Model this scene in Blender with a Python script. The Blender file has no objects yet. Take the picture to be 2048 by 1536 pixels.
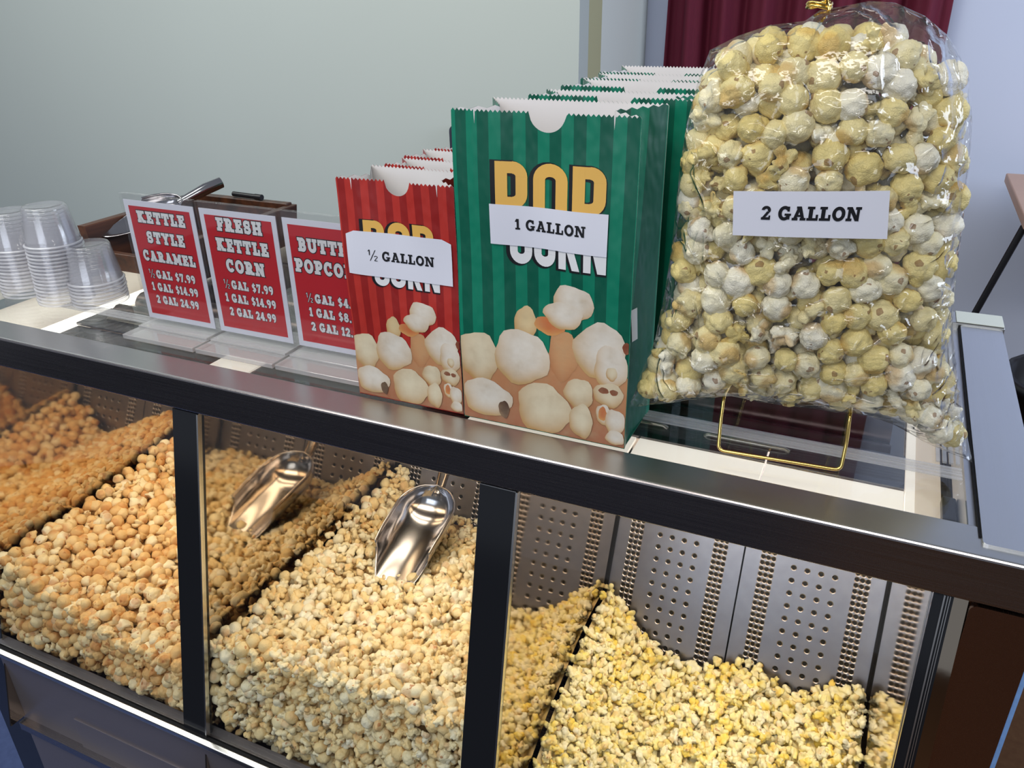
import bpy, bmesh, math, random
import numpy as np
from mathutils import Vector, Matrix, noise as mnoise

rnd = random.Random(7)
nrng = np.random.RandomState(11)
PI = math.pi
S = bpy.context.scene
COL = S.collection


def lin(r, g, b):
    f = lambda c: (c / 255 / 12.92) if c <= 10.3 else (((c / 255) + .055) / 1.055) ** 2.4
    return (f(r), f(g), f(b), 1.0)


# ------------------------------------------------------------------ camera
# z = 0 is the glass top of the display case, the room floor is at z = -1.15
FWD = Vector((-.3809, .8129, -.4405)); RGT = Vector((.9088, .4170, -.0162)); UPV = Vector((.1705 * -1, .4065, .8976))
camd = bpy.data.cameras.new('camera'); cam = bpy.data.objects.new('camera', camd); COL.objects.link(cam)
camd.sensor_width = 36; camd.lens = 1610.06 * 36 / 2048; camd.clip_start = .02
mx = Matrix.Identity(4)
for i in range(3):
    mx[i][0] = RGT[i]; mx[i][1] = UPV[i]; mx[i][2] = -FWD[i]
mx[2][3] = .4
cam.matrix_world = mx
S.camera = cam

# ------------------------------------------------------------------ world, lights, exposure
W = bpy.data.worlds.new('world'); S.world = W; W.use_nodes = True
bg = W.node_tree.nodes['Background']
bg.inputs[0].default_value = (.62, .68, .80, 1); bg.inputs[1].default_value = .30


def area(name, loc, target, sx, sy, power, col):
    l = bpy.data.lights.new(name, 'AREA'); l.shape = 'RECTANGLE'; l.size = sx; l.size_y = sy
    l.energy = power; l.color = col
    o = bpy.data.objects.new(name, l); COL.objects.link(o); o.location = loc
    o.rotation_euler = (Vector(target) - Vector(loc)).to_track_quat('-Z', 'Y').to_euler()
    return o


area('ceiling_lamp', (.25, -.55, 1.62), (.1, .5, 0), 1.2, .30, 13, (1, .96, .90))
area('ceiling_lamp', (-1.3, -.35, 1.62), (-1.0, .7, 0), 1.2, .30, 11, (1, .96, .90))
area('window_light', (-.7, -1.9, 1.0), (-.3, 1.0, .1), 1.6, 1.2, 21, (.80, .87, 1))
area('far_window_light', (2.3, 1.7, 1.0), (-.5, 2.95, .1), 1.2, 1.4, 46, (.76, .85, 1))
area('added_wall_wash', (-2.2, .5, 1.62), (-2.2, 2.4, -.2), 2.2, .7, 33, (.98, 1, .95))  # added lamp that brightens the left of the back wall
area('added_warm_wash', (-1.0, 1.55, 1.0), (-1.0, 2.4, .35), .3, .3, 1.1, (1, .88, .55))  # added lamp, put in to warm the right end of the back wall
S.view_settings.view_transform = 'Standard'; S.view_settings.look = 'None'
S.view_settings.exposure = 0.0; S.view_settings.gamma = 1.0
S.view_settings.use_curve_mapping = False
S.cycles.use_denoising = True
S.cycles.max_bounces = 10; S.cycles.diffuse_bounces = 3; S.cycles.glossy_bounces = 5
S.cycles.transparent_max_bounces = 24; S.cycles.transmission_bounces = 4
S.cycles.caustics_reflective = False; S.cycles.caustics_refractive = False
S.cycles.sample_clamp_indirect = 6

# ------------------------------------------------------------------ node helpers
class NT:
    def __init__(s, name):
        s.m = bpy.data.materials.new(name); s.m.use_nodes = True
        s.t = s.m.node_tree; s.b = s.t.nodes['Principled BSDF']; s.o = s.t.nodes['Material Output']

    def n(s, typ, **kw):
        x = s.t.nodes.new(typ)
        for k, v in kw.items(): setattr(x, k, v)
        return x

    def l(s, a, b): s.t.links.new(a, b)

    def put(s, sock, v):
        if hasattr(v, 'is_output'): s.l(v, sock)
        else: sock.default_value = v

    def M(s, op, a, b=0.0, c=0.0):
        x = s.n('ShaderNodeMath', operation=op)
        s.put(x.inputs[0], a); s.put(x.inputs[1], b); s.put(x.inputs[2], c)
        return x.outputs[0]

    def mix(s, f, a, b):
        x = s.n('ShaderNodeMix', data_type='RGBA')
        s.put(x.inputs[0], f); s.put(x.inputs[6], a); s.put(x.inputs[7], b)
        return x.outputs[2]

    def obj(s):
        c = s.n('ShaderNodeTexCoord'); x = s.n('ShaderNodeSeparateXYZ'); s.l(c.outputs['Object'], x.inputs[0])
        return c.outputs['Object'], x.outputs

    def noise(s, vec, scale, detail=3, rough=.5):
        x = s.n('ShaderNodeTexNoise'); s.l(vec, x.inputs['Vector'])
        x.inputs['Scale'].default_value = scale; x.inputs['Detail'].default_value = detail
        x.inputs['Roughness'].default_value = rough
        return x.outputs[0]

    def bump(s, h, strength=.3, dist=.001):
        x = s.n('ShaderNodeBump'); x.inputs['Strength'].default_value = strength; x.inputs['Distance'].default_value = dist
        s.l(h, x.inputs['Height']); return x.outputs[0]

    def scaled(s, vec, sc):
        x = s.n('ShaderNodeMapping'); s.l(vec, x.inputs[0]); x.inputs['Scale'].default_value = sc
        return x.outputs[0]

    def ramp(s, f, stops):
        x = s.n('ShaderNodeValToRGB'); e = x.color_ramp.elements
        e[0].position, e[0].color = stops[0]; e[1].position, e[1].color = stops[-1]
        for p, c in stops[1:-1]:
            k = e.new(p); k.color = c
        s.put(x.inputs[0], f); return x.outputs[0]


def mat(name, col, rough=.5, metal=0.0, spec=.5, noise_amt=0.0, nscale=20, bump=0.0, bscale=60, bdist=.001, emit=None, es=0.0):
    t = NT(name); b = t.b
    b.inputs['Base Color'].default_value = col; b.inputs['Roughness'].default_value = rough
    b.inputs['Metallic'].default_value = metal; b.inputs['Specular IOR Level'].default_value = spec
    vec, xyz = t.obj()
    if noise_amt:
        f = t.noise(vec, nscale, 4)
        d = tuple(c * (1 - noise_amt) for c in col[:3]) + (1,)
        u = tuple(min(1, c * (1 + noise_amt)) for c in col[:3]) + (1,)
        t.l(t.mix(f, d, u), b.inputs['Base Color'])
    if bump: t.l(t.bump(t.noise(vec, bscale, 4), bump, bdist), b.inputs['Normal'])
    if emit: b.inputs['Emission Color'].default_value = emit; b.inputs['Emission Strength'].default_value = es
    return t.m


def brushed(name, col, rough, axis='x', strength=.25, metal=1.0):
    t = NT(name); b = t.b; vec, xyz = t.obj()
    sc = (6, 2600, 2600) if axis == 'x' else (2600, 6, 2600)
    n = t.noise(t.scaled(vec, sc), 1.0, 3)
    b.inputs['Base Color'].default_value = col; b.inputs['Metallic'].default_value = metal
    t.l(t.M('MULTIPLY_ADD', n, .22, rough - .11), b.inputs['Roughness'])
    t.l(t.bump(n, strength, .0002), b.inputs['Normal'])
    return t.m


def clear(name, tint=(1, 1, 1, 1), ior=1.45, haze=0.0, rough=.03, bump=0.0, bscale=30, boost=0.0, bdist=.002, hazecol=(.9, .9, .9, 1)):
    """thin clear sheet: see-through with Fresnel reflection and optional milky haze"""
    t = NT(name); t.t.nodes.remove(t.b)
    tr = t.n('ShaderNodeBsdfTransparent'); tr.inputs[0].default_value = tint
    gl = t.n('ShaderNodeBsdfGlossy'); gl.inputs['Roughness'].default_value = rough
    fr = t.n('ShaderNodeFresnel'); ge = t.n('ShaderNodeNewGeometry')   # same Fresnel on both sides of a thin sheet
    t.l(t.M('MULTIPLY_ADD', ge.outputs['Backfacing'], 1 / ior - ior, ior), fr.inputs[0])
    vec, xyz = t.obj()
    if bump:
        nb = t.bump(t.noise(vec, bscale, 5, .6), bump, bdist)
        t.l(nb, gl.inputs['Normal']); t.l(nb, fr.inputs['Normal'])
    first = tr.outputs[0]
    if haze:
        df = t.n('ShaderNodeBsdfDiffuse'); df.inputs[0].default_value = hazecol
        m0 = t.n('ShaderNodeMixShader'); m0.inputs[0].default_value = haze
        t.l(tr.outputs[0], m0.inputs[1]); t.l(df.outputs[0], m0.inputs[2]); first = m0.outputs[0]
    f = t.M('ADD', fr.outputs[0], boost) if boost else fr.outputs[0]
    m1 = t.n('ShaderNodeMixShader'); t.l(f, m1.inputs[0]); t.l(first, m1.inputs[1]); t.l(gl.outputs[0], m1.inputs[2])
    t.l(m1.outputs[0], t.o.inputs[0])
    return t.m


# ------------------------------------------------------------------ mesh helpers
class MB:
    def __init__(s): s.v = []; s.f = []; s.mi = []; s.sm = []

    def add(s, vs, fs, mi=0, smooth=False):
        k = len(s.v); s.v.extend([tuple(p) for p in vs])
        for f in fs: s.f.append(tuple(k + i for i in f)); s.mi.append(mi); s.sm.append(smooth)
        return s

    def box(s, x0, x1, y0, y1, z0, z1, mi=0):
        v = [(x, y, z) for z in (z0, z1) for y in (y0, y1) for x in (x0, x1)]
        return s.add(v, [(0, 2, 3, 1), (4, 5, 7, 6), (0, 1, 5, 4), (2, 6, 7, 3), (0, 4, 6, 2), (1, 3, 7, 5)], mi)

    def prism(s, poly, fn, d, mi=0, smooth=False):
        """poly: 2-D outline; fn(a, b, h) -> point; extruded from h = 0 to h = d"""
        n = len(poly)
        v = [fn(a, b, 0) for a, b in poly] + [fn(a, b, d) for a, b in poly]
        s.add(v, [tuple(range(n))[::-1], tuple(range(n, 2 * n))], mi)
        return s.add(v, [(i, (i + 1) % n, n + (i + 1) % n, n + i) for i in range(n)], mi, smooth)

    def tube(s, pts, r, n=8, mi=0, cap=True, closed=False):
        P = [Vector(p) for p in pts]; N = len(P); rings = []; prev = None
        for i, p in enumerate(P):
            if closed: t = (P[(i + 1) % N] - P[i - 1]).normalized()
            else: t = (P[min(i + 1, N - 1)] - P[max(i - 1, 0)]).normalized()
            if prev is None:
                a = Vector((0, 0, 1)) if abs(t.z) < .9 else Vector((1, 0, 0)); u = t.cross(a).normalized()
            else: u = (prev - t * prev.dot(t)).normalized()
            prev = u; w = t.cross(u)
            rr = r[i] if isinstance(r, (list, tuple)) else r
            rings.append([p + u * rr * math.cos(2 * PI * k / n) + w * rr * math.sin(2 * PI * k / n) for k in range(n)])
        v = [q for g in rings for q in g]; f = []
        for i in range(N if closed else N - 1):
            j = (i + 1) % N
            for k in range(n): f.append((i * n + k, i * n + (k + 1) % n, j * n + (k + 1) % n, j * n + k))
        s.add(v, f, mi, True)
        if cap and not closed: s.add(rings[0], [tuple(range(n))[::-1]], mi); s.add(rings[-1], [tuple(range(n))], mi)
        return s

    def lathe(s, prof, n=28, mi=0, c=(0, 0, 0)):
        v = [(c[0] + r * math.cos(2 * PI * k / n), c[1] + r * math.sin(2 * PI * k / n), c[2] + z) for r, z in prof for k in range(n)]
        f = [(i * n + k, i * n + (k + 1) % n, (i + 1) * n + (k + 1) % n, (i + 1) * n + k) for i in range(len(prof) - 1) for k in range(n)]
        return s.add(v, f, mi, True)

    def grid(s, P, mi=0, smooth=True, flip=False):
        R = len(P); C = len(P[0]); v = [q for row in P for q in row]
        f = [(i * C + j, i * C + j + 1, (i + 1) * C + j + 1, (i + 1) * C + j) for i in range(R - 1) for j in range(C - 1)]
        if flip: f = [q[::-1] for q in f]
        return s.add(v, f, mi, smooth)


def link(o, parent=None):
    COL.objects.link(o)
    if parent is not None: o.parent = parent
    return o


def build(mb, name, mats, parent=None, loc=None, world=True, bevel=0.0, solid=0.0):
    """link the builder as ONE mesh object; coordinates are world ones unless world=False (then local to the parent)"""
    me = bpy.data.meshes.new(name)
    off = Vector((0, 0, 0))
    if world: off = Vector(parent.location) if parent is not None else Vector(loc or (0, 0, 0))
    me.from_pydata([tuple(Vector(p) - off) for p in mb.v], [], mb.f)
    for m in (mats if isinstance(mats, (list, tuple)) else [mats]): me.materials.append(m)
    me.polygons.foreach_set('material_index', mb.mi); me.polygons.foreach_set('use_smooth', mb.sm)
    me.update()
    o = link(bpy.data.objects.new(name, me), parent)
    if parent is None and world: o.location = off
    elif parent is None and loc: o.location = loc
    if bevel:
        b = o.modifiers.new('bevel', 'BEVEL'); b.width = bevel; b.segments = 3; b.limit_method = 'ANGLE'; b.harden_normals = False
    if solid:
        b = o.modifiers.new('solid', 'SOLIDIFY'); b.thickness = solid; b.offset = 0
    return o


def tag(o, label, cat=None, group=None, kind=None):
    o['label'] = label
    if cat: o['category'] = cat
    if group: o['group'] = group
    if kind: o['kind'] = kind
    return o


def thing(name, label, cat, loc=(0, 0, 0), rot=(0, 0, 0), group=None):
    o = bpy.data.objects.new(name, None); COL.objects.link(o); o.location = loc; o.rotation_euler = rot
    o.empty_display_size = .03
    return tag(o, label, cat, group)


def struct(name, mb, m, label=None):
    o = build(mb, name, m); o['kind'] = 'structure'
    if label: o['label'] = label
    return o


# ------------------------------------------------------------------ lettering made of strokes
SL = .17


def rect(x0, x1, y0, y1): return ('r', x0, x1, y0, y1)
def V(x, y0, y1, t): return ('r', x - t / 2, x + t / 2, y0, y1)
def Hh(x0, x1, y, t): return ('r', x0, x1, y - t / 2, y + t / 2)
def D(x0, y0, x1, y1, t): return ('d', x0, y0, x1, y1, t)
def A(cx, cy, rx, ry, a0, a1, t): return ('a', cx, cy, rx, ry, a0, a1, t)
def TS(*xs): return [rect(a, b, 1 - SL, 1) for a, b in xs]
def BS(*xs): return [rect(a, b, 0, SL) for a, b in xs]


SLAB = {
    'A': (.92, [D(.16, 0, .46, 1, .21), D(.76, 0, .46, 1, .21), Hh(.28, .64, .32, .14)] + BS((0, .38), (.54, .92)) + [rect(.26, .56, .86, 1)]),
    'B': (.80, [V(.24, 0, 1, .25), rect(0, .2, 0, SL), rect(0, .2, 1 - SL, 1), Hh(.2, .46, .915, .17), Hh(.2, .46, .52, .15), Hh(.2, .46, .085, .17), A(.45, .72, .19, .195, -90, 90, .2), A(.45, .3, .22, .215, -90, 90, .2)]),
    'C': (.84, [A(.44, .5, .31, .415, 45, 322, .22), rect(.62, .76, .62, .98)]),
    'E': (.78, [V(.24, 0, 1, .25), Hh(0, .74, .915, .17), Hh(0, .76, .085, .17), Hh(.2, .5, .5, .15), rect(.61, .74, .66, 1), rect(.63, .76, 0, .34), rect(.46, .57, .36, .64)]),
    'F': (.74, [V(.24, 0, 1, .25), Hh(0, .72, .915, .17), Hh(.2, .5, .48, .15), rect(.59, .72, .64, 1), rect(.46, .57, .34, .62)] + BS((0, .48))),
    'G': (.90, [A(.44, .5, .31, .415, 45, 322, .22), rect(.62, .76, .64, .98), rect(.58, .80, .06, .44), rect(.46, .88, .33, .47)]),
    'H': (.94, [V(.2, 0, 1, .24), V(.74, 0, 1, .24), Hh(.2, .74, .5, .16)] + TS((0, .4), (.54, .94)) + BS((0, .4), (.54, .94))),
    'K': (.96, [V(.2, 0, 1, .24), D(.3, .38, .68, 1, .2), D(.4, .56, .74, 0, .24)] + TS((0, .4), (.5, .9)) + BS((0, .4), (.54, .96))),
    'L': (.76, [V(.24, 0, 1, .25), Hh(0, .74, .085, .17), rect(.6, .74, 0, .42)] + TS((0, .48))),
    'M': (1.12, [V(.2, 0, 1, .2), V(.92, 0, 1, .22), D(.2, 1, .56, .2, .24), D(.92, 1, .56, .2, .2)] + BS((0, .38), (.72, 1.12)) + TS((0, .3), (.82, 1.12))),
    'N': (.96, [V(.19, 0, 1, .17), V(.77, 0, 1, .17), D(.21, 1, .75, 0, .25)] + TS((0, .32), (.58, .96)) + BS((0, .38))),
    'O': (.88, [A(.44, .5, .32, .415, 0, 360, .22)]),
    'P': (.78, [V(.24, 0, 1, .25), rect(0, .2, 1 - SL, 1), Hh(.2, .46, .915, .17), Hh(.2, .46, .46, .15), A(.45, .69, .21, .23, -90, 90, .21)] + BS((0, .5))),
    'R': (.92, [V(.24, 0, 1, .25), rect(0, .2, 1 - SL, 1), Hh(.2, .46, .915, .17), Hh(.2, .46, .48, .15), A(.45, .70, .2, .22, -90, 90, .2), D(.48, .5, .72, 0, .23)] + BS((0, .46), (.6, .92))),
    'S': (.76, [A(.37, .715, .23, .2, 35, 270, .2), A(.37, .29, .25, .205, -145, 90, .2), rect(.55, .67, .62, .97), rect(.06, .18, .03, .38)]),
    'T': (.84, [V(.42, 0, 1, .25), Hh(0, .84, .915, .17), rect(0, .13, .62, 1), rect(.71, .84, .62, 1)] + BS((.2, .64))),
    'U': (.94, [V(.2, .35, 1, .24), V(.74, .35, 1, .2), A(.47, .36, .27, .27, 180, 360, .22)] + TS((0, .4), (.56, .94))),
    'Y': (.94, [D(.18, 1, .47, .4, .23), D(.76, 1, .47, .4, .2), V(.47, 0, .46, .24)] + TS((0, .4), (.56, .94)) + BS((.26, .68))),
    '1': (.46, [V(.25, 0, 1, .2), D(.06, .72, .2, 1, .16)] + BS((.02, .46))),
    '2': (.66, [A(.33, .70, .21, .205, -25, 175, .19), D(.16, .1, .5, .6, .2), Hh(.04, .64, .085, .17), rect(.54, .64, 0, .3)]),
    '4': (.68, [V(.47, 0, 1, .2), Hh(0, .68, .3, .14), D(.1, .3, .44, 1, .15), rect(.28, .66, 0, .12)]),
    '7': (.62, [Hh(0, .6, .915, .17), D(.5, .9, .24, 0, .2), rect(0, .12, .66, 1)]),
    '8': (.68, [A(.34, .735, .2, .18, 0, 360, .17), A(.34, .285, .235, .2, 0, 360, .18)]),
    '9': (.68, [A(.34, .68, .22, .22, 0, 360, .19), A(.30, .62, .27, .53, -95, 5, .18)]),
    '$': (.70, [A(.35, .7, .2, .17, 35, 270, .16), A(.35, .32, .22, .19, -145, 90, .16), V(.35, -.06, 1.06, .09)]),
    '.': (.26, [rect(.04, .22, 0, .18)]), ' ': (.34, []),
    'h': (.78, [V(.13, .5, 1, .07), D(.03, .84, .12, 1, .06), D(.16, 0, .56, 1, .06), A(.58, .36, .1, .1, -25, 170, .06), D(.48, .04, .66, .31, .06), Hh(.47, .70, .03, .06)]),
}
TALL = {   # condensed rounded capitals printed on the bags
    'P': (.56, [V(.11, 0, 1, .2), Hh(.1, .30, .91, .18), Hh(.1, .30, .36, .18), A(.29, .77, .15, .14, 0, 90, .19), A(.29, .50, .15, .14, -90, 0, .19), V(.44, .5, .77, .19)]),
    'O': (.58, [A(.29, .75, .19, .155, 0, 180, .2), A(.29, .25, .19, .155, 180, 360, .2), V(.1, .25, .75, .2), V(.48, .25, .75, .2)]),
    'C': (.56, [A(.29, .75, .19, .155, 0, 180, .2), A(.29, .25, .19, .155, 180, 360, .2), V(.1, .25, .75, .2), V(.48, .62, .75, .2), V(.48, .25, .36, .2)]),
    'R': (.58, [V(.11, 0, 1, .2), Hh(.1, .30, .91, .18), Hh(.1, .30, .42, .18), A(.29, .78, .16, .135, 0, 90, .19), A(.29, .54, .16, .135, -90, 0, .19), V(.45, .54, .78, .19), D(.3, .42, .47, 0, .2)]),
    'N': (.60, [V(.11, 0, 1, .19), V(.49, 0, 1, .19), D(.13, 1, .47, 0, .19)]),
}


def glyph_polys(strokes, g=0.0):
    out = []
    for k in strokes:
        if k[0] == 'r':
            _, x0, x1, y0, y1 = k; out.append([(x0 - g, y0 - g), (x1 + g, y0 - g), (x1 + g, y1 + g), (x0 - g, y1 + g)])
        elif k[0] == 'd':
            _, x0, y0, x1, y1, t = k
            if y0 > y1: x0, y0, x1, y1 = x1, y1, x0, y0
            sl = (x1 - x0) / (y1 - y0); h = t / 2 + g * math.hypot(1, sl)
            x0 -= sl * g; x1 += sl * g; y0 -= g; y1 += g
            out.append([(x0 - h, y0), (x0 + h, y0), (x1 + h, y1), (x1 - h, y1)])
        else:
            _, cx, cy, rx, ry, a0, a1, t = k
            n = max(5, int(abs(a1 - a0) / 14)); h = t / 2 + g; ex = 0 if a1 - a0 >= 359 else math.degrees(g / max(rx, ry))
            a0 -= ex; a1 += ex
            for i in range(n):
                q = []
                for a, s in ((a0 + (a1 - a0) * i / n, -1), (a0 + (a1 - a0) * (i + 1) / n, -1), (a0 + (a1 - a0) * (i + 1) / n, 1), (a0 + (a1 - a0) * i / n, 1)):
                    a = math.radians(a); q.append((cx + (rx + s * h) * math.cos(a), cy + (ry + s * h) * math.sin(a)))
                out.append(q[::-1])
    return out


def text_width(txt, font, gap): return sum(font[c][0] + gap for c in txt) - gap


def write(mb, txt, cx, cz, size, fn, mi, font=SLAB, gap=.06, g=0.0, width=None, h=0.0, shear=0.0, cell=.006):
    """letters centred at (cx, cz) on the surface fn(a, b, h); size is the cap height"""
    w = text_width(txt, font, gap); sx = size if width is None else width / w
    x = cx - w * sx / 2
    for c in txt:
        adv, st = font[c]
        for kk, poly in enumerate(glyph_polys(st, g)):
            hk = h + .000007 * (kk % 24)   # overlapping strokes never share one plane
            q = [(x + a * sx, cz + (b - .5) * size + shear * (x + a * sx - cx)) for a, b in poly]
            e1 = max(math.dist(q[0], q[1]), math.dist(q[3], q[2])); e2 = max(math.dist(q[1], q[2]), math.dist(q[0], q[3]))
            n1 = max(1, math.ceil(e1 / cell)); n2 = max(1, math.ceil(e2 / cell))
            G = []
            for j in range(n2 + 1):
                v = j / n2; G.append([fn(*[(q[0][k] * (1 - u) + q[1][k] * u) * (1 - v) + (q[3][k] * (1 - u) + q[2][k] * u) * v for k in (0, 1)], hk) for u in [i / n1 for i in range(n1 + 1)]])
            mb.grid(G, mi, False)
        x += (adv + gap) * sx


# ------------------------------------------------------------------ materials
M_wall = mat('wall_paint_grey_green', lin(196, 204, 200), .75, spec=.2, noise_amt=.04, nscale=1.2)
M_cream = mat('wall_dim_yellowish', lin(190, 188, 152), .7, spec=.2, noise_amt=.03, nscale=2)  # dim yellowish light on the wall return put into its colour
M_white = mat('wall_paint_white', lin(226, 232, 226), .7, spec=.2, noise_amt=.02, nscale=2)
M_blue = mat('wall_white_blue_daylight', lin(206, 214, 236), .7, spec=.2, noise_amt=.02, nscale=2)  # white wall, blue daylight put into its colour
def floor_mat():
    t = NT('floor_colour_zones'); vec, xyz = t.obj()
    n = t.noise(vec, 60, 4)
    base = t.mix(t.M('GREATER_THAN', xyz[0], .0), t.mix(n, lin(32, 33, 42), lin(46, 47, 58)), t.mix(n, lin(74, 48, 34), lin(96, 70, 48)))  # navy and brown zones placed to tint the front rail's reflection
    blue_zone = t.M('MULTIPLY', t.M('LESS_THAN', xyz[0], -1.2), t.M('GREATER_THAN', xyz[1], .0))      # lighter blue zone beside the case
    t.l(t.mix(blue_zone, base, t.mix(n, lin(66, 78, 116), lin(84, 98, 140))), t.b.inputs['Base Color'])
    t.b.inputs['Roughness'].default_value = .85; t.b.inputs['Specular IOR Level'].default_value = .1
    return t.m


M_floor = floor_mat()
M_steel = brushed('brushed_steel', (.58, .58, .57, 1), .33, 'x', .02)
M_steel_y = brushed('brushed_steel_side', (.66, .68, .72, 1), .40, 'y', .04)
M_face = brushed('brushed_steel_shaded', (.40, .37, .37, 1), .26, 'x', .04)  # darker copy of the steel, the rail front's dark reflection put into its colour
M_base = brushed('brushed_steel_base', (.27, .24, .255, 1), .36, 'x', .03, .6)
M_cheek = brushed('steel_brown_reflection', (.38, .26, .21, 1), .24, 'y', .03)  # brown reflection of the floor put into the steel's colour
M_dark = mat('black_post', (.012, .013, .016, 1), .12, spec=.5)
M_gap = mat('dark_gasket', (.006, .006, .007, 1), .6, spec=.2)
M_mirror = mat('polished_steel_wall', (.66, .55, .42, 1), .045, 1.0, bump=.05, bscale=14, bdist=.002)
M_chrome = mat('glass_edge_metal', (.75, .74, .72, 1), .22, 1.0)
M_house = mat('lamp_housing_steel', (.16, .155, .16, 1), .20, .9, noise_amt=.25, nscale=12)
M_slot = mat('lamp_housing_slot', (.55, .5, .42, 1), .25, .9)
M_brown_house = mat('lamp_housing_brown', (.10, .065, .055, 1), .28, .8)
M_cream_panel = mat('cream_inner_panel', lin(238, 214, 182), .45)
M_film_blue = mat('blue_edge_film', lin(120, 160, 215), .5, noise_amt=.2, nscale=150)
M_glass = clear('window_glass', (.97, .985, .98, 1), 1.45, rough=.01)
M_topglass = clear('top_glass', (.95, .965, .96, 1), 1.45, rough=.02)
M_acryl = clear('clear_acrylic', (.985, .985, .985, 1), 1.49, haze=.008, rough=.03)
M_acryl_base = clear('clear_acrylic_block', (.93, .93, .93, 1), 1.49, haze=.30, rough=.06, boost=.03)
M_cup = clear('clear_plastic_cup', (.985, .985, .99, 1), 1.4, haze=.10, rough=.12, boost=.02, hazecol=(.95, .95, 1, 1))
M_cup_rim = clear('clear_plastic_rim', (.97, .97, .98, 1), 1.45, haze=.42, rough=.15, boost=.06, hazecol=(.95, .95, 1, 1))
M_paper = mat('white_paper', lin(226, 228, 240), .6, spec=.3)
M_red_ink = mat('red_ink', lin(196, 26, 40), .35, spec=.4)
M_white_ink = mat('white_ink', lin(235, 236, 238), .45)
M_black_ink = mat('black_ink', lin(18, 18, 24), .45)
M_yellow_ink = mat('yellow_ink', lin(236, 186, 92), .45)
M_gold = mat('gold_wire', (.86, .60, .18, 1), .16, 1.0)
M_alu = mat('polished_aluminium', (.44, .425, .44, 1), .16, 1.0, bump=.04, bscale=18, bdist=.001)
M_black = mat('black_plastic', (.01, .01, .012, 1), .35)
M_inner = mat('bag_inside_paper', lin(232, 228, 226), .65)
M_maroon_n = None


def wood_mat(name, c0, c1):
    t = NT(name); vec, xyz = t.obj()
    n = t.noise(t.scaled(vec, (60, 5, 60)), 1, 4, .6)
    t.l(t.ramp(n, [(.3, c0), (.7, c1)]), t.b.inputs['Base Color']); t.b.inputs['Roughness'].default_value = .4
    return t.m


M_wood = wood_mat('walnut', lin(40, 22, 14), lin(92, 52, 28))
M_tabletop = mat('pink_beige_laminate', lin(196, 160, 140), .5, noise_amt=.05)


def curtain_mat():
    t = NT('maroon_curtain'); vec, xyz = t.obj()
    n = t.noise(t.scaled(vec, (400, 400, 40)), 1, 2)
    t.l(t.mix(n, lin(84, 10, 36), lin(112, 18, 50)), t.b.inputs['Base Color']); t.b.inputs['Roughness'].default_value = .8
    return t.m


M_curtain = curtain_mat()


def stripes(name, c0, c1, period, duty, phase):
    t = NT(name); vec, xyz = t.obj(); b = t.b
    u = t.M('FRACT', t.M('DIVIDE', t.M('ADD', xyz[0], phase + 10 * period), period))
    t.l(t.mix(t.M('LESS_THAN', u, duty), c0, c1), b.inputs['Base Color'])
    b.inputs['Roughness'].default_value = .34; b.inputs['Specular IOR Level'].default_value = .5
    big = t.noise(t.scaled(vec, (1, 1, .5)), 22, 3, .55)
    t.l(t.bump(big, .5, .012), b.inputs['Normal'])
    return t.m


M_green = stripes('green_striped_paper', lin(12, 92, 72), lin(16, 126, 98), .0225, .5, .004)
M_red = stripes('red_striped_paper', lin(152, 36, 34), lin(188, 54, 46), .0172, .5, .003)


def print_mat():
    t = NT('printed_popcorn_picture'); vec, xyz = t.obj()
    a = t.n('ShaderNodeAttribute'); a.attribute_name = 'ink'
    n = t.noise(vec, 160, 4, .6); n2 = t.noise(vec, 60, 3)
    c = t.mix(t.M('MULTIPLY', t.M('POWER', n2, 3), 1.1), a.outputs['Color'], (.50, .36, .20, 1))
    c = t.mix(t.M('MULTIPLY', n, .12), c, (.40, .30, .18, 1))
    t.l(c, t.b.inputs['Base Color']); t.b.inputs['Roughness'].default_value = .36
    t.l(t.bump(n2, .15, .004), t.b.inputs['Normal'])
    return t.m


M_print = print_mat()


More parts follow.
